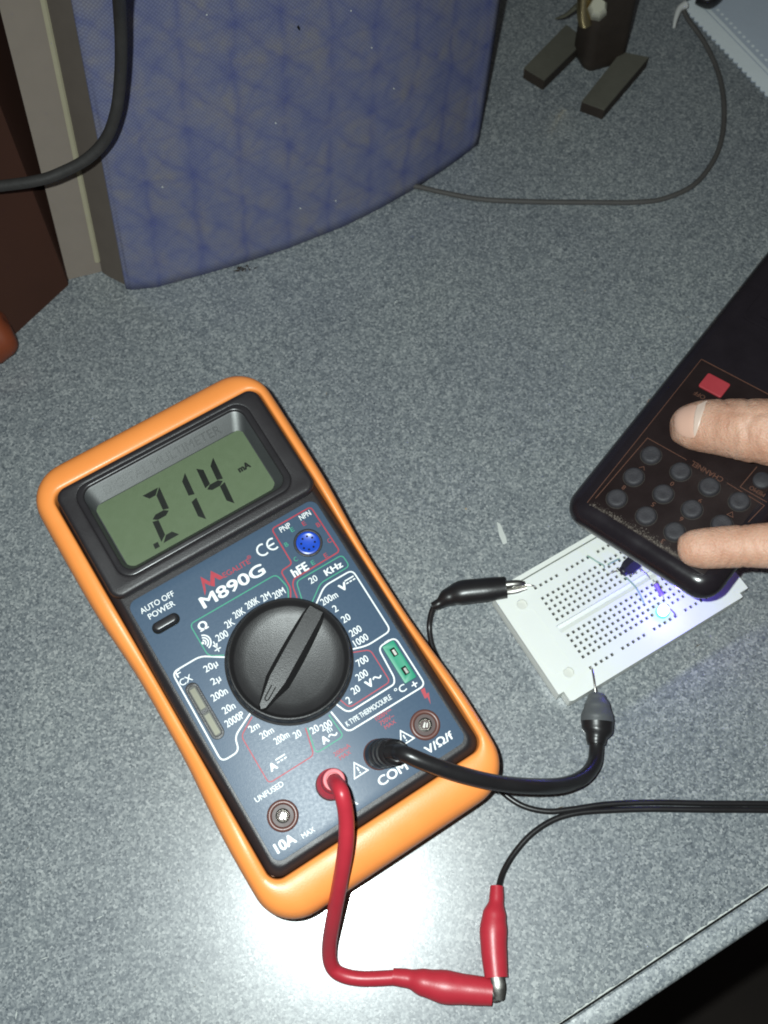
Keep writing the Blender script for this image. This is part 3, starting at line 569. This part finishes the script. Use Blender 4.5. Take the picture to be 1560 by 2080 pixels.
# ================================================================== BREADBOARD
ba = .5356
BF = Frame((89.7, 143.0, 8.5), (math.cos(ba), math.sin(ba), 0), (-math.sin(ba), math.cos(ba), 0))
def bh(c, r): return ((c-11)*2.54, -r*2.54)
bb = thing('breadboard', 'white solderless breadboard with small square contact holes lying on the grey desk', 'breadboard', Frame(BF(0, 0, -8.5), BF.x, BF.y))
sq = lambda x, y, h=.60: [(x-h, y-h), (x+h, y-h), (x+h, y+h), (x-h, y+h)]
holes = []
for r in [-5.5+i for i in range(5)]+[1.5+i for i in range(5)]:
    for c in range(23): holes.append(bh(c, r))
for k in range(20):
    for r in (-7.5, 7.5): holes.append(bh(k//5*6+k % 5, r))
outl = [(-44.5, -21.5), (-42.2, -21.5), (-42.2, -25.8), (-41.0, -26.3), (40.5, -26.3), (40.5, -24.4), (44.6, -24.4), (44.6, 22.2), (42.2, 22.2), (42.2, 24.2), (-44.5, 24.2)]
chan = [(-29.8, -1.7), (29.8, -1.7), (29.8, 1.7), (-29.8, 1.7)]
mh = [BF.at(860+x/2.2286, 1000+y/2.2286) for x, y in ((447, 507), (658, 815), (1342, 398))]; mh.append((mh[0][0]+mh[2][0]-mh[1][0], mh[0][1]+mh[2][1]-mh[1][1]))
b = MB(BF); b.shape([outl, chan]+[sq(*h) for h in holes]+[circle(x, y, 2.1, 20) for x, y in mh], 0, 3.0, 0.0)
b.shape([outl], -3.01, 5.4, 0.3)
body = b.build('body', M['board'], bb, 30)
b = MB(BF)
for x, y in holes: b.box(x-.58, x+.58, y-.58, y+.58, -1.25, -1.15)
b.build('contact_holes', mat('dark_contact', (0.035, 0.033, 0.03), 0.5), body, 0)
b = MB(BF); b.loft([[(x, y, z) for y, z in ((1.68, -2.4), (1.68, -1.9), (.1, -1.75), (-.2, -.75), (-1.68, -.12), (-1.68, -2.4))] for x in (-29.75, 29.75)]); b.build('centre_channel', M['board'], body, 0)
b = MB(BF); b.shape([rrect(-42.4, -33.2, -14.5, 13.5, 3.2, 6), rrect(-42.1, -33.5, -14.2, 13.2, 2.9, 6)], .09, .1, .03); b.build('raised_outline', M['board'], body, 40)
for x, y in mh:
    b = MB(BF); b.shape([circle(x, y, 2.1, 20)], -1.4); b.build('mounting_hole', M['boardlow'], body, 0)
    b = MB(BF); b.shape([circle(x, y, 2.6, 24), circle(x, y, 2.1, 24)], 0.12, .2, .05); b.build('hole_rim', M['board'], body, 40)
b = MB(BF); b.box(-44.4, 42.2, 25.1, 27.0, -8.4, -1.2); b.build('side_rail', M['board'], bb, 30)
# strips and wires plugged into it
def z6(x, y): return (1160+x/4.875, 1060+y/4.875)
def jumper(pts, r, m, label, name='jumper_wire', cat='wire', group='jumper wires on the breadboard'):
    b = MB(); P = [on(*z6(x, y), 8.5+z) for x, y, z in pts]; b.tube(P, r, 8, 6); return tag(b.build(name, m, None, 180), label, cat, group)
jumper([(165, 350, -1), (170, 340, 1.4), (250, 390, 1.8), (320, 430, 1.2), (330, 460, -1)], .34, M['gwire'], 'thin pale green wire from edge row hole to the upper holes, left of black receiver')
jumper([(368, 425, -1), (374, 416, 1.2), (425, 390, 1.6), (470, 368, 1.2), (480, 372, -1)], .34, M['gwire'], 'shortest pale green wire just above the black receiver, along the hole rows')
jumper([(545, 565, -1), (550, 556, 1.4), (640, 650, 2.4), (700, 755, 1.8), (722, 815, -1)], .34, M['gwire'], 'longest pale green wire crossing the centre channel below the black receiver')
jumper([(1030, 940, -1), (1022, 905, 1.4), (985, 865, 3)], .3, M['violet'], 'violet wire from the edge row hole to the glowing blue light', cat='wire')
rec = thing('infrared_receiver', 'small black three-legged receiver plugged in under the tip of the remote', 'receiver', Frame(on(*z6(600, 500), 8.5), BF.x, BF.y))
p0, p1 = on(*z6(500, 505), 13), on(*z6(640, 380), 17)
b = MB(); b.tube([p0, p0.lerp(p1, .15), p0.lerp(p1, .3)], [1.8, 2.1, 1.6], 14, 6, flat=[.9]*3)
b.tube([p0.lerp(p1, .2), p0.lerp(p1, .5), p1], [2.2, 3.0, 3.1], 4, 4, flat=[.7]*3); b.build('body', M['ic'], rec, 30)
for a, c in (((470, 480, 4.4), (365, 525, -1)), ((600, 520, 4.5), (640, 515, -1)), ((680, 465, 5), (790, 580, -1))):
    b = MB(); pa = on(*z6(a[0], a[1]), 8.5+a[2]); pc = on(*z6(c[0], c[1]), 8.5+c[2]); b.tube([pa, pa.lerp(pc, .6)+Vector((0, 0, 1.2)), pc], .28, 8, 6); b.build('leg', M['metal'], rec, 180)
rs = thing('resistor', 'tiny violet resistor between the centre channel and the glowing light', 'resistor', Frame(on(*z6(870, 670), 8.5), BF.x, BF.y))
b = MB(); b.tube([on(*z6(835, 610), 10.2), on(*z6(842, 622), 10.2), on(*z6(870, 672), 10.2), on(*z6(898, 716), 10.2), on(*z6(904, 726), 10.2)], [.6, 1.15, .9, 1.15, .6], 12, 5); b.build('body', M['violet'], rs, 60)
for e0, e1 in (((835, 610, 1.7), (800, 560, -1)), ((904, 726, 1.7), (925, 775, -1))):
    b = MB(); pa = on(*z6(*e0[:2]), 8.5+e0[2]); pc = on(*z6(*e1[:2]), 8.5+e1[2]); b.tube([pa, pa.lerp(pc, .6), pc], .28, 8, 4); b.build('leg', M['metal'], rs, 180)
LP = on(*z6(915, 875), 12.5)
led = thing('led', 'small round lit light glowing blue white on the breadboard', 'led light', Frame((LP.x, LP.y, 8.5), BF.x, BF.y))
LF = Frame((LP.x, LP.y, 8.5), BF.x, BF.y); b = MB(LF)
b.lathe(0, 0, [(2.55, 1.2), (2.55, 2.6), (2.2, 2.75)], 24); led_ring = b.build('lens_collar', glow('lit_blue_collar', (0.06, 0.42, 1.0), 1.6), led, 60)
b = MB(LF); b.lathe(0, 0, [(2.1, 2.7), (2.1, 4.6), (1.85, 5.6), (1.3, 6.3), (.5, 6.6)], 24); b.build('lens', glow('lit_blue_lens', (0.75, 0.92, 1.0), 6.0), led, 60)
for x in (-1.27, 1.27):
    b = MB(LF); b.box(x-.25, x+.25, -.25, .25, -1, 1.3); b.build('leg', M['metal'], led, 0)
ll = bpy.data.lights.new('led_light', 'POINT'); ll.energy = 0.032; ll.color = (0.085, 0.05, 1.0); ll.shadow_soft_size = 0.0015
lo = bpy.data.objects.new('led_light', ll); COL.objects.link(lo); lo.location = LF(0, 0, 6.9)*S
# wires held by the clips
b = MB(); b.tube([on(1040, 1192, 10.8), on(1066, 1188, 11), on(1084, 1190, 11), on(1089, 1194, 7.4)], .35, 8, 6); tag(b.build('pin_wire', M['metal'], None, 180), 'bare pin wire held in the black clip at the breadboard corner', 'wire')
b = MB(); b.tube([on(1200, 1355, 7.4), on(1203, 1361, 10.5), on(1207, 1385, 11.5), on(1211, 1420, 10.6)], .42, 8, 6); tag(b.build('pin_wire', M['metal'], None, 180), 'bare pin wire bent from the bottom row into the grey-mouthed black clip', 'wire')

# ================================================================== REMOTE CONTROL
ra, rb, rc = on(1165, 1040, 48), on(1440, 1180, 58), on(1560, 545, 62)
vy = (rc-ra).normalized(); ux = ((rb-ra)-vy*vy.dot(rb-ra)).normalized()
RF = Frame(ra, ux, vy)
rem = thing('remote_control', 'glossy black remote control held over the breadboard, dusty round keys', 'remote control', Frame(RF(27, 60, -15), RF.x, RF.y))
b = MB(RF)
def rring(g, z): return [(x, y, z) for x, y in rrect(-6.4+g, 59+g*-1, -1.5+g, 182-g, max(2, 9-g*.6), 8)]
b.loft([rring(8.5, -15), rring(5.0, -14.4), rring(2.6, -12.2), rring(1.0, -9), rring(.4, -6.5), rring(.6, -4.6), rring(1.6, -2.6), rring(3.2, -1.1), rring(4.8, -.35), rring(6.6, 0)])
rbody = b.build('body', M['remote'], rem, 50)
b = MB(RF); b.shape([rrect(1.7, 51.8, 5.8, 80, 1.2, 4)], .12, .2, .06); kp = b.build('keypad', M['keypad'], rem, 30)
b = MB(RF)
b.line([(1.9, 80), (1.9, 5.9)], .28, .14); b.line([(1.9, 80), (51.6, 80)], .4, .14)
b.line([(21.5, 40.6), (4.6, 40.4), (3.4, 9)], .3, .15); b.line([(38.5, 40.6), (54.0, 40.2), (53.0, 31.5)], .3, .15)
b.line([(43.6, 52), (43.2, 41.8), (54, 41.8)], .3, .15)
b.text('CHANNEL', 30.2, 40.6, 13.2, 2.1, .15, rot=math.pi); b.text('OFF', 10.2, 66.2, 4.6, 1.8, .15, rot=math.pi)
b.line([(9.2, 28.4), (10.4, 29.7), (11.4, 28.5)], .25, .15); b.line([(45.4, 30.0), (47.7, 30.2), (46.4, 31.9)], .25, .15, True)
for s_, x, y in (('8', 9.3, 18.5), ('0', 22.8, 29.5), ('9', 34.8, 29.3), ('6', 33.4, 19.5), ('5', 22.0, 18.8), ('3', 33.0, 8.6)): b.text(s_, x, y, 1.2, 1.8, .15, rot=math.pi)
b.text('MEMO', 49.0, 43.6, 6.0, 1.7, .15, rot=math.pi)
b.build('tan_lettering', M['tan'], kp, 0)
for x, y in [(u, v) for u, c in ((9.9, 0), (22.6, .2), (34.4, .7), (46.2, 1.6)) for v in (35.0+c, 24.0+c, 13.2+c)]:
    b = MB(RF); b.lathe(x, y, [(3.85, .12), (3.75, .5)], 26, 1, False, False); b.lathe(x, y, [(3.75, .5), (3.6, 1.2), (3.2, 1.7), (2.6, 1.85), (1.6, 1.75), (.2, 1.65)], 26, 0, False, True); b.lathe(x, y, [(4.05, .13), (3.85, .14)], 26, 1, False, False); b.build('button', [M['key'], M['keyrim']], rem, 50)
b = MB(RF); b.lathe(48.0, 48.2, [(3.3, .1), (3.2, .7), (2.9, 1.0), (.2, .8)], 26); b.build('button', M['key'], rem, 50)
b = MB(RF); b.shape([rrect(7.6, 17.4, 69.0, 76.0, .8, 4)], 1.1, 1.1, .35); tag(b.build('button', M['keyred'], rem, 40), 'red rectangular button')
b = MB(RF)
for k in range(1500):
    t = random.random()**.8; x = 3+t*40; y = 5.8+abs(random.gauss(0, .5+1.3*t*(1-t)*2))+.6*t; r = random.choice((.06, .1, .12, .16, .2, .4)) 
    b.add([(x+random.uniform(-r, r), y+random.uniform(-r, r), .13+random.random()*r*.7) for _ in range(4)], [(0, 1, 2), (0, 1, 3), (1, 2, 3), (0, 2, 3)])
b.build('dust_line', M['dust'], rem, 0)
b = MB(RF); b.shape([rrect(3, 48, 104, 140, 4, 5), rrect(4, 47, 105, 139, 3.4, 5)], .35, .4, .12)
for k in range(5): b.box(10, 40, 108+k*4, 109.3+k*4, -.05, .6)
b.build('battery_grip', M['remote'], rem, 30)
b = MB(RF)
for k in range(60):
    y = random.uniform(84, 165); x = random.choice((-4.4, -3.6, -5.0))+random.gauss(0, .25); r = random.uniform(.1, .3); z = {True: -1.9}.get(x < -4.7, -.9)
    b.add([(x+random.uniform(-r, r), y+random.uniform(-r*3, r*3), z+.3+random.random()*r) for _ in range(4)], [(0, 1, 2), (0, 1, 3), (1, 2, 3), (0, 2, 3)])
b.build('edge_scuffs', M['dust'], rem, 0)

# ================================================================== HAND
def rp(x, y, z): return RF(*RF.at(x, y, z), z)
hand = MB()
def digit(pts, rad): hand.tube(pts, rad, 18, 6)
def ball(c, r, sq_=(1, 1, 1)):
    c = Vector(c); seg = 16; rings = []
    for i in range(1, 10):
        a = math.pi*i/10; rings.append([c+RF.x*(sq_[0]*r*math.sin(a)*math.cos(2*math.pi*j/seg))+RF.y*(sq_[1]*r*math.sin(a)*math.sin(2*math.pi*j/seg))-RF.z*(sq_[2]*r*math.cos(a)) for j in range(seg)])
    hand.loft(rings, True, True, raw=True)
# thumb lying across the keys, tip to the left
TH = [(1362, 872, 8.5), (1372, 871, 8.5), (1392, 868, 9.5), (1425, 866, 11.5), (1470, 868, 14), (1520, 874, 17), (1575, 880, 19), (1680, 900, 18), (1800, 950, 10), (1900, 1010, -2)]
digit([rp(*p) for p in TH], [3.5, 5.6, 8.0, 9.6, 10.4, 11.4, 11.9, 11.5, 14, 17])
FI = [(1376, 1112, 6.5), (1384, 1112, 6.6), (1400, 1113, 6.9), (1430, 1114, 7.4), (1480, 1111, 8), (1530, 1109, 9.5), (1600, 1108, 11), (1720, 1110, 6), (1850, 1115, -8)]
digit([rp(*p) for p in FI], [2.6, 4.6, 6.4, 7.3, 7.5, 7.7, 8.3, 9, 12])
for (xa, ya), (xm, ym), r in (((1312, 832), (1500, 900), 7.6), ((1420, 985), (1560, 1000), 8.0), ((1510, 1085), (1620, 1080), 7.2)):
    P = [rp(xa, ya, -22.5), rp(xa+14, ya+3, -23), rp(xa+60, ya+20, -23.5), rp(xm, ym, -24), rp(xm+140, ym+40, -25), rp(1800, 1050, -23)]
    digit(P, [3.6, 6.2, r, r+.6, r+1.2, r+2])
ball(rp(1860, 1060, -12), 27, (1.1, 1.5, .72)); ball(rp(1990, 1080, -14), 30, (1.5, 1.3, .7))
digit([rp(1900, 1065, -13), rp(2060, 1090, -16), rp(2300, 1120, -22), rp(2700, 1180, -30)], [24, 26, 27, 33])
hm = hand.build('person', M['skin'], None, 180)
md = hm.modifiers.new('r', 'REMESH'); md.mode = 'VOXEL'; md.voxel_size = 0.0009; md.use_smooth_shade = True
md = hm.modifiers.new('s', 'SMOOTH'); md.factor = .5; md.iterations = 10
dg = bpy.context.evaluated_depsgraph_get(); me = bpy.data.meshes.new_from_object(hm.evaluated_get(dg)); hm.modifiers.clear(); hm.data = me
for p in me.polygons: p.use_smooth = True
def crease(pa, pb, depth, sig, wob):
    """pinch a skin fold across a digit at point pa, perpendicular to the direction towards pb"""
    pa, pb = pa*S, pb*S; dr = (pb-pa).normalized(); o_ = hm.location
    for v in hm.data.vertices:
        w_ = v.co+o_-pa; u_ = w_.dot(dr); off = w_-dr*u_
        if off.length < .016 and abs(u_) < .006:
            uu = u_/S + wob*math.sin(off.length/S*.9+off.y/S*.35)
            v.co -= off.normalized()*depth*S*math.exp(-(uu/sig)**2)
c_ = lambda i, t: rp(*TH[i]).lerp(rp(*TH[i+1]), t)
for i, t, dp, sg in ((4, .42, .22, 1.2), (4, .70, .34, .8), (4, .92, .18, .7), (5, .16, .36, .9), (5, .55, .24, 1.1)): crease(c_(i, t), rp(*TH[i+1])+RF.y*random.uniform(-4, 4), dp, sg, .9)
crease(rp(1508, 1110, 8.7), rp(1560, 1109, 10), .45, .7, .3); crease(rp(1522, 1110, 9.2), rp(1560, 1109, 10), .22, .7, .3)
tag(hm, 'bare hand gripping the black remote, thumb and one finger lying over its keys', 'person')
# thumb nail: thin plate lying on the thumb's skin, pink bed and pale free part
from mathutils.bvhtree import BVHTree
bvh = BVHTree.FromPolygons([v.co + hm.location for v in hm.data.vertices], [tuple(p.vertices) for p in hm.data.polygons])
def on_skin(x, y, lift):
    d = ray(1100+x/2.889, 500+y/2.889).normalized(); h = bvh.ray_cast(CP*S, d)
    return (h[0] + h[1]*lift*S)/S if h[0] else None
def nail_patch(left, right, name, m, parent, lift):
    b = MB(); R = []
    for (lx, ly), (rx, ry) in zip(left, right):
        row = []
        for k in range(9):
            t = k/8; e = 1 if 0 < k < 8 else .2
            p = on_skin(lx+(rx-lx)*t, ly+(ry-ly)*t, lift*e); row.append(p)
        R.append(row)
    R = [r for r in R if all(p is not None for p in r)]
    if len(R) > 1: b.loft(R, False, False, raw=True, closed=False); return b.build(name, m, parent, 180)
nl = nail_patch([(868, 936), (825, 946), (795, 965), (777, 990), (768, 1020), (769, 1052), (780, 1082), (803, 1106), (838, 1120), (872, 1124)],
                [(912, 936), (907, 950), (902, 968), (898, 990), (895, 1015), (893, 1045), (892, 1070), (893, 1092), (897, 1110), (900, 1122)], 'thumbnail', M['nailbed'], hm, .14)
nail_patch([(912, 938), (899, 975), (895, 1010), (893, 1045), (891, 1080), (896, 1108)], [(975, 908), (958, 950), (944, 990), (930, 1040), (917, 1080), (903, 1114)], 'nail_free_edge', M['nail'], nl, .30)

# ================================================================== BLUE CLOTH BOOK, leaning back
LEAN = 0.385
bk = thing('book', 'large blue cloth-covered book leaning upright at the back of desk', 'book', Frame(on(480, 540), (1, 0, 0), (0, 1, 0)))
base = [(-124.5, 295.7), (-121.5, 295.2), (-110, 296.6), (-92, 302.5), (-73.9, 308.6), (-50, 318), (-23.4, 330.9), (-6, 341.5), (12.1, 354.2), (30, 369), (42.1, 380.3)]
def shift(p, z, i, n): return (p[0]+(2 if i < 2 else 2+8*i/n)*z/100, p[1]+LEAN*z, z)
HT = 190
fine = []
for i in range(len(base)-1):
    for k in range(5): t = k/5; fine.append((base[i][0]*(1-t)+base[i+1][0]*t, base[i][1]*(1-t)+base[i+1][1]*t))
fine.append(base[-1])
b = MB(); n = len(fine); nz = 40; vs = []; uvs = []; L = 0
for i, p in enumerate(fine):
    if i: L += math.dist(p, fine[i-1])
    for k in range(nz+1):
        z = HT*k/nz; q_ = shift(p, z, i, n)
        wob = .8*math.sin(i*.35+z*.02)+.5*math.sin(z*.09+i*.2)
        vs.append((q_[0], q_[1]-wob*(1 if 3 < i < n-3 else 0)*sstep(0, 15, z), z+.3)); uvs.append((L, z*1.07))
fs = [(i*(nz+1)+k, (i+1)*(nz+1)+k, (i+1)*(nz+1)+k+1, i*(nz+1)+k+1) for i in range(n-1) for k in range(nz)]
me = bpy.data.meshes.new('front_cover'); inv = FR[bk].inverted(); me.from_pydata([inv @ (Vector(v)*S) for v in vs], [], fs)
uvl = me.uv_layers.new(name='UVMap')
for lp in me.loops: uvl.data[lp.index].uv = uvs[lp.vertex_index]
for p in me.polygons: p.use_smooth = True
me.materials.append(M['cloth']); fc = bpy.data.objects.new('front_cover', me); COL.objects.link(fc); fc.parent = bk; FR[fc] = FR[bk]
md = fc.modifiers.new('board', 'SOLIDIFY'); md.thickness = .0024; md.offset = -1 
from mathutils.bvhtree import BVHTree
cb = BVHTree.FromPolygons([FR[bk] @ v.co for v in me.vertices], [tuple(p.vertices) for p in me.polygons])
def on_cover(x, y, lift=.3):
    h = cb.ray_cast(CP*S, ray(x, y).normalized()); return (h[0]/S - ray(x, y).normalized()*lift) if h[0] else None
b = MB(); b.add([on_cover(x, y) for x, y in ((606, 51), (610, 57), (609, 63), (605, 59), (603, 54))], [(0, 1, 2, 3, 4)], raw=True); b.build('tear', M['hole'], fc, 0)
b = MB()
for x, y in ((682, 408), (755, 97), (610, 423), (420, 30), (560, 250), (800, 180), (330, 380), (713, 22)):
    P = [on_cover(x+dx, y+dy) for dx, dy in ((-2, 0), (0, -2), (2, .5), (.5, 2))]
    if all(P): b.add(P, [(0, 1, 2, 3)], raw=True)
b.build('lint', M['chalk'], fc, 0)
def leanbox(pts, z0, z1, dx=2.0):
    """upright slab standing on the desk outline pts and leaning with the book"""
    return [[(x+dx*z/100, y+LEAN*z, z) for x, y in pts] for z in (z0, z1)]
b = MB(); b.loft(leanbox([(-136.6, 305.2), (-133.0, 302.6), (-124.6, 297.8), (-122, 299.5), (-70, 312.5), (-22, 335), (40, 384), (38, 388), (-24, 342), (-74, 322), (-128, 309)], .2, HT)); b.build('cover_lining', M['lining'], bk, 20)
b = MB(); b.loft(leanbox([(-138.6, 304.2), (-136.9, 304.0), (-135.2, 307), (-138.6, 308)], 6, HT)); b.build('binding_strip', M['cream'], bk, 20)
b = MB(); b.loft(leanbox([(-152.0, 301.2), (-138.2, 305.2), (-20, 356), (30, 392), (24, 410), (-60, 375), (-156, 336)], .2, HT-4, 0.2)); b.build('page_block', M['paper'], bk, 20)
b = MB(); c0 = on(490, 536, 2.5); c0.y -= 3
for k in range(30):
    r = random.uniform(.4, 1.6); cc = c0+Vector((random.gauss(0, 2.6), random.gauss(0, .6)-.3, abs(random.gauss(0, 1))+.2))
    b.add([(cc.x+random.uniform(-r, r), cc.y+random.uniform(-.6, .6), cc.z+random.uniform(-r, r)*.5) for _ in range(4)], [(0, 1, 2), (0, 1, 3), (1, 2, 3), (0, 2, 3)])
b.build('frayed_edge', M['darkwood'], fc, 0)

# brown board beside the book, and an added orange solid standing in for a blurred finger
b = MB(); b.loft([[(x-.1*z, y+.35*z, z) for x, y in ((-151.5, 298.2), (-180, 262), (-260, 262), (-260, 400), (-156, 345))] for z in (.2, 200)])
tag(b.build('brown_panel', M['brown'], None, 20), 'dark brown panel standing left of the blue book', 'panel')
b = MB(); b.tube([on(-70, 690, 13), on(-30, 685, 13), on(-4, 682, 13), on(16, 680, 13), on(28, 676, 13)], [12.8, 12.8, 12, 9, 4], 18, 6)
tag(b.build('knob', M['finger_blur'], None, 180), 'orange rounded stand-in for a blurred finger at the edge below the brown panel', 'knob')

# ================================================================== CORDS AT THE BACK
b = MB(); b.tube([on(238, -60, 190), on(243, 20, 158), on(246, 90, 140), on(244, 160, 125), on(236, 225, 112), on(216, 280, 101), on(180, 320, 94), on(130, 348, 90), on(70, 368, 88), on(-60, 385, 86)], 2.2, 16)
tag(b.build('cord', M['cordblack'], None, 180), 'thick dark cord hanging in front of the blue book edge', 'cord')
b = MB(); b.tube([on(800, 372, 1.3), on(848, 379, 1.3), on(900, 391, 1.3), on(980, 405, 1.3), on(1090, 410, 1.3), on(1200, 411, 1.3), on(1290, 411, 1.3), on(1350, 403, 1.3), on(1410, 375, 1.3), on(1450, 325, 1.3), on(1468, 270, 1.3), on(1470, 205, 1.3), on(1458, 145, 2), on(1430, 85, 4), on(1398, 40, 7), on(1386, 14, 9)], 1.25, 10)
cd = tag(b.build('thin_cord', M['cordgrey'], None, 180), 'thin grey cord looping over the desk from under the blue book', 'cord')
b = MB(); b.tube([on(1392, 10, 10), on(1380, 18, 10), on(1372, 40, 9), on(1369, 56, 8)], [2.2, 1.6, 1.1, .7], 10, 5); b.build('metal_tip', M['pin'], cd, 60)

# ================================================================== WOODEN STAND at the back
st = thing('wooden_stand', 'small dark post on two flat wooden feet with metal clamp screws', 'stand', Frame(on(1215, 120), (1, 0, 0), (0, 1, 0)))
def foot(px, h=7):
    b = MB(); P = [on(x, y, h) for x, y in px]
    b.loft([[(p.x, p.y, z) for p in P] for z in (.1, h-.9)]); f_ = b.build('foot', M['darkwood'], st, 20)
    b = MB(); b.loft([[(p.x, p.y, z) for p in P] for z in (h-.88, h)]); b.build('pale_face', M['wood'], f_, 20); return f_
foot([(1065, 137), (1106, 162), (1190, 80), (1150, 50)]); foot([(1182, 205), (1228, 222), (1318, 116), (1262, 105)])
pc = on(1215, 118, 0); b = MB(); ang = math.radians(20)
PF = Frame(pc, (math.cos(ang), math.sin(ang), 0), (-math.sin(ang), math.cos(ang), 0))
b = MB(PF); b.loft([[(x*k, y*k+z*.05, z) for x, y in rrect(-12, 12, -9, 9, 5, 5)] for z, k in ((.3, .82), (2, .94), (6, 1), (20, 1.0), (55, .98), (110, 1.0))]); post = b.build('post', M['darkwood'], st, 40)
b = MB(); c1, c2 = on(1186, 25, 34), on(1188, -30, 48); b.tube([on(1190, 46, 28), c1, c2], [3.6, 3.4, 3.4], 12, 5); b.build('clamp', M['brass'], st, 60)
b = MB(); b.tube([on(1214, 24, 33), on(1214, 16, 40), on(1215, 10, 43)], [4.8, 4.8, 3.4], 7, 3); b.build('screw', mat('pale_nut', (0.55, 0.53, 0.42), 0.4), st, 40)
b = MB(); b.tube([on(1128, 38, 24), on(1150, 30, 28), on(1172, 12, 34)], [.5, 1.4, 2.0], 8, 5, flat=[.6]*3); b.build('wing', M['slotmetal'], st, 60)

# ================================================================== SCALLOPED PAPER, top right
NF = Frame(on(1395, 18, .7), on(1565, 196, .7)-on(1395, 18, .7), (0.75, 0.7, 0))
Ln = (on(1565, 196, .7)-on(1395, 18, .7)).length
edge = []; kx = -4.0
while kx < Ln+30:
    for t in range(6): edge.append((kx+t*.62, -1.7*math.sin(math.pi*t/6)))
    kx += 3.7
b = MB(NF); b.shape([[(-4, 60)]+edge+[(edge[-1][0], 60)]], 0, .5, .0)
nap = tag(b.build('paper_napkin', M['napkin_in'], None, 30), 'pale blue paper with a scalloped and pricked border at the corner', 'paper')
b = MB(NF); b.shape([[(-4, 7.6)]+edge+[(edge[-1][0], 7.6)]], .12); b.shape([[(-4, 8.3), (edge[-1][0], 8.3), (edge[-1][0], 10.3), (-4, 10.3)]], .12)
k = -2
while k < Ln+26: b.shape([circle(k, 13.4, .95, 8)], .14); k += 3.7
b.build('embossed_border', M['napkin'], nap, 0)
b = MB(); b.tube([on(1418, -8, 6), on(1440, -2, 6), on(1458, -12, 6)], [4, 5, 4], 14, 6)
tag(b.build('black_knob', M['black'], None, 60), 'small black knob at the top beside the scalloped paper', 'knob')
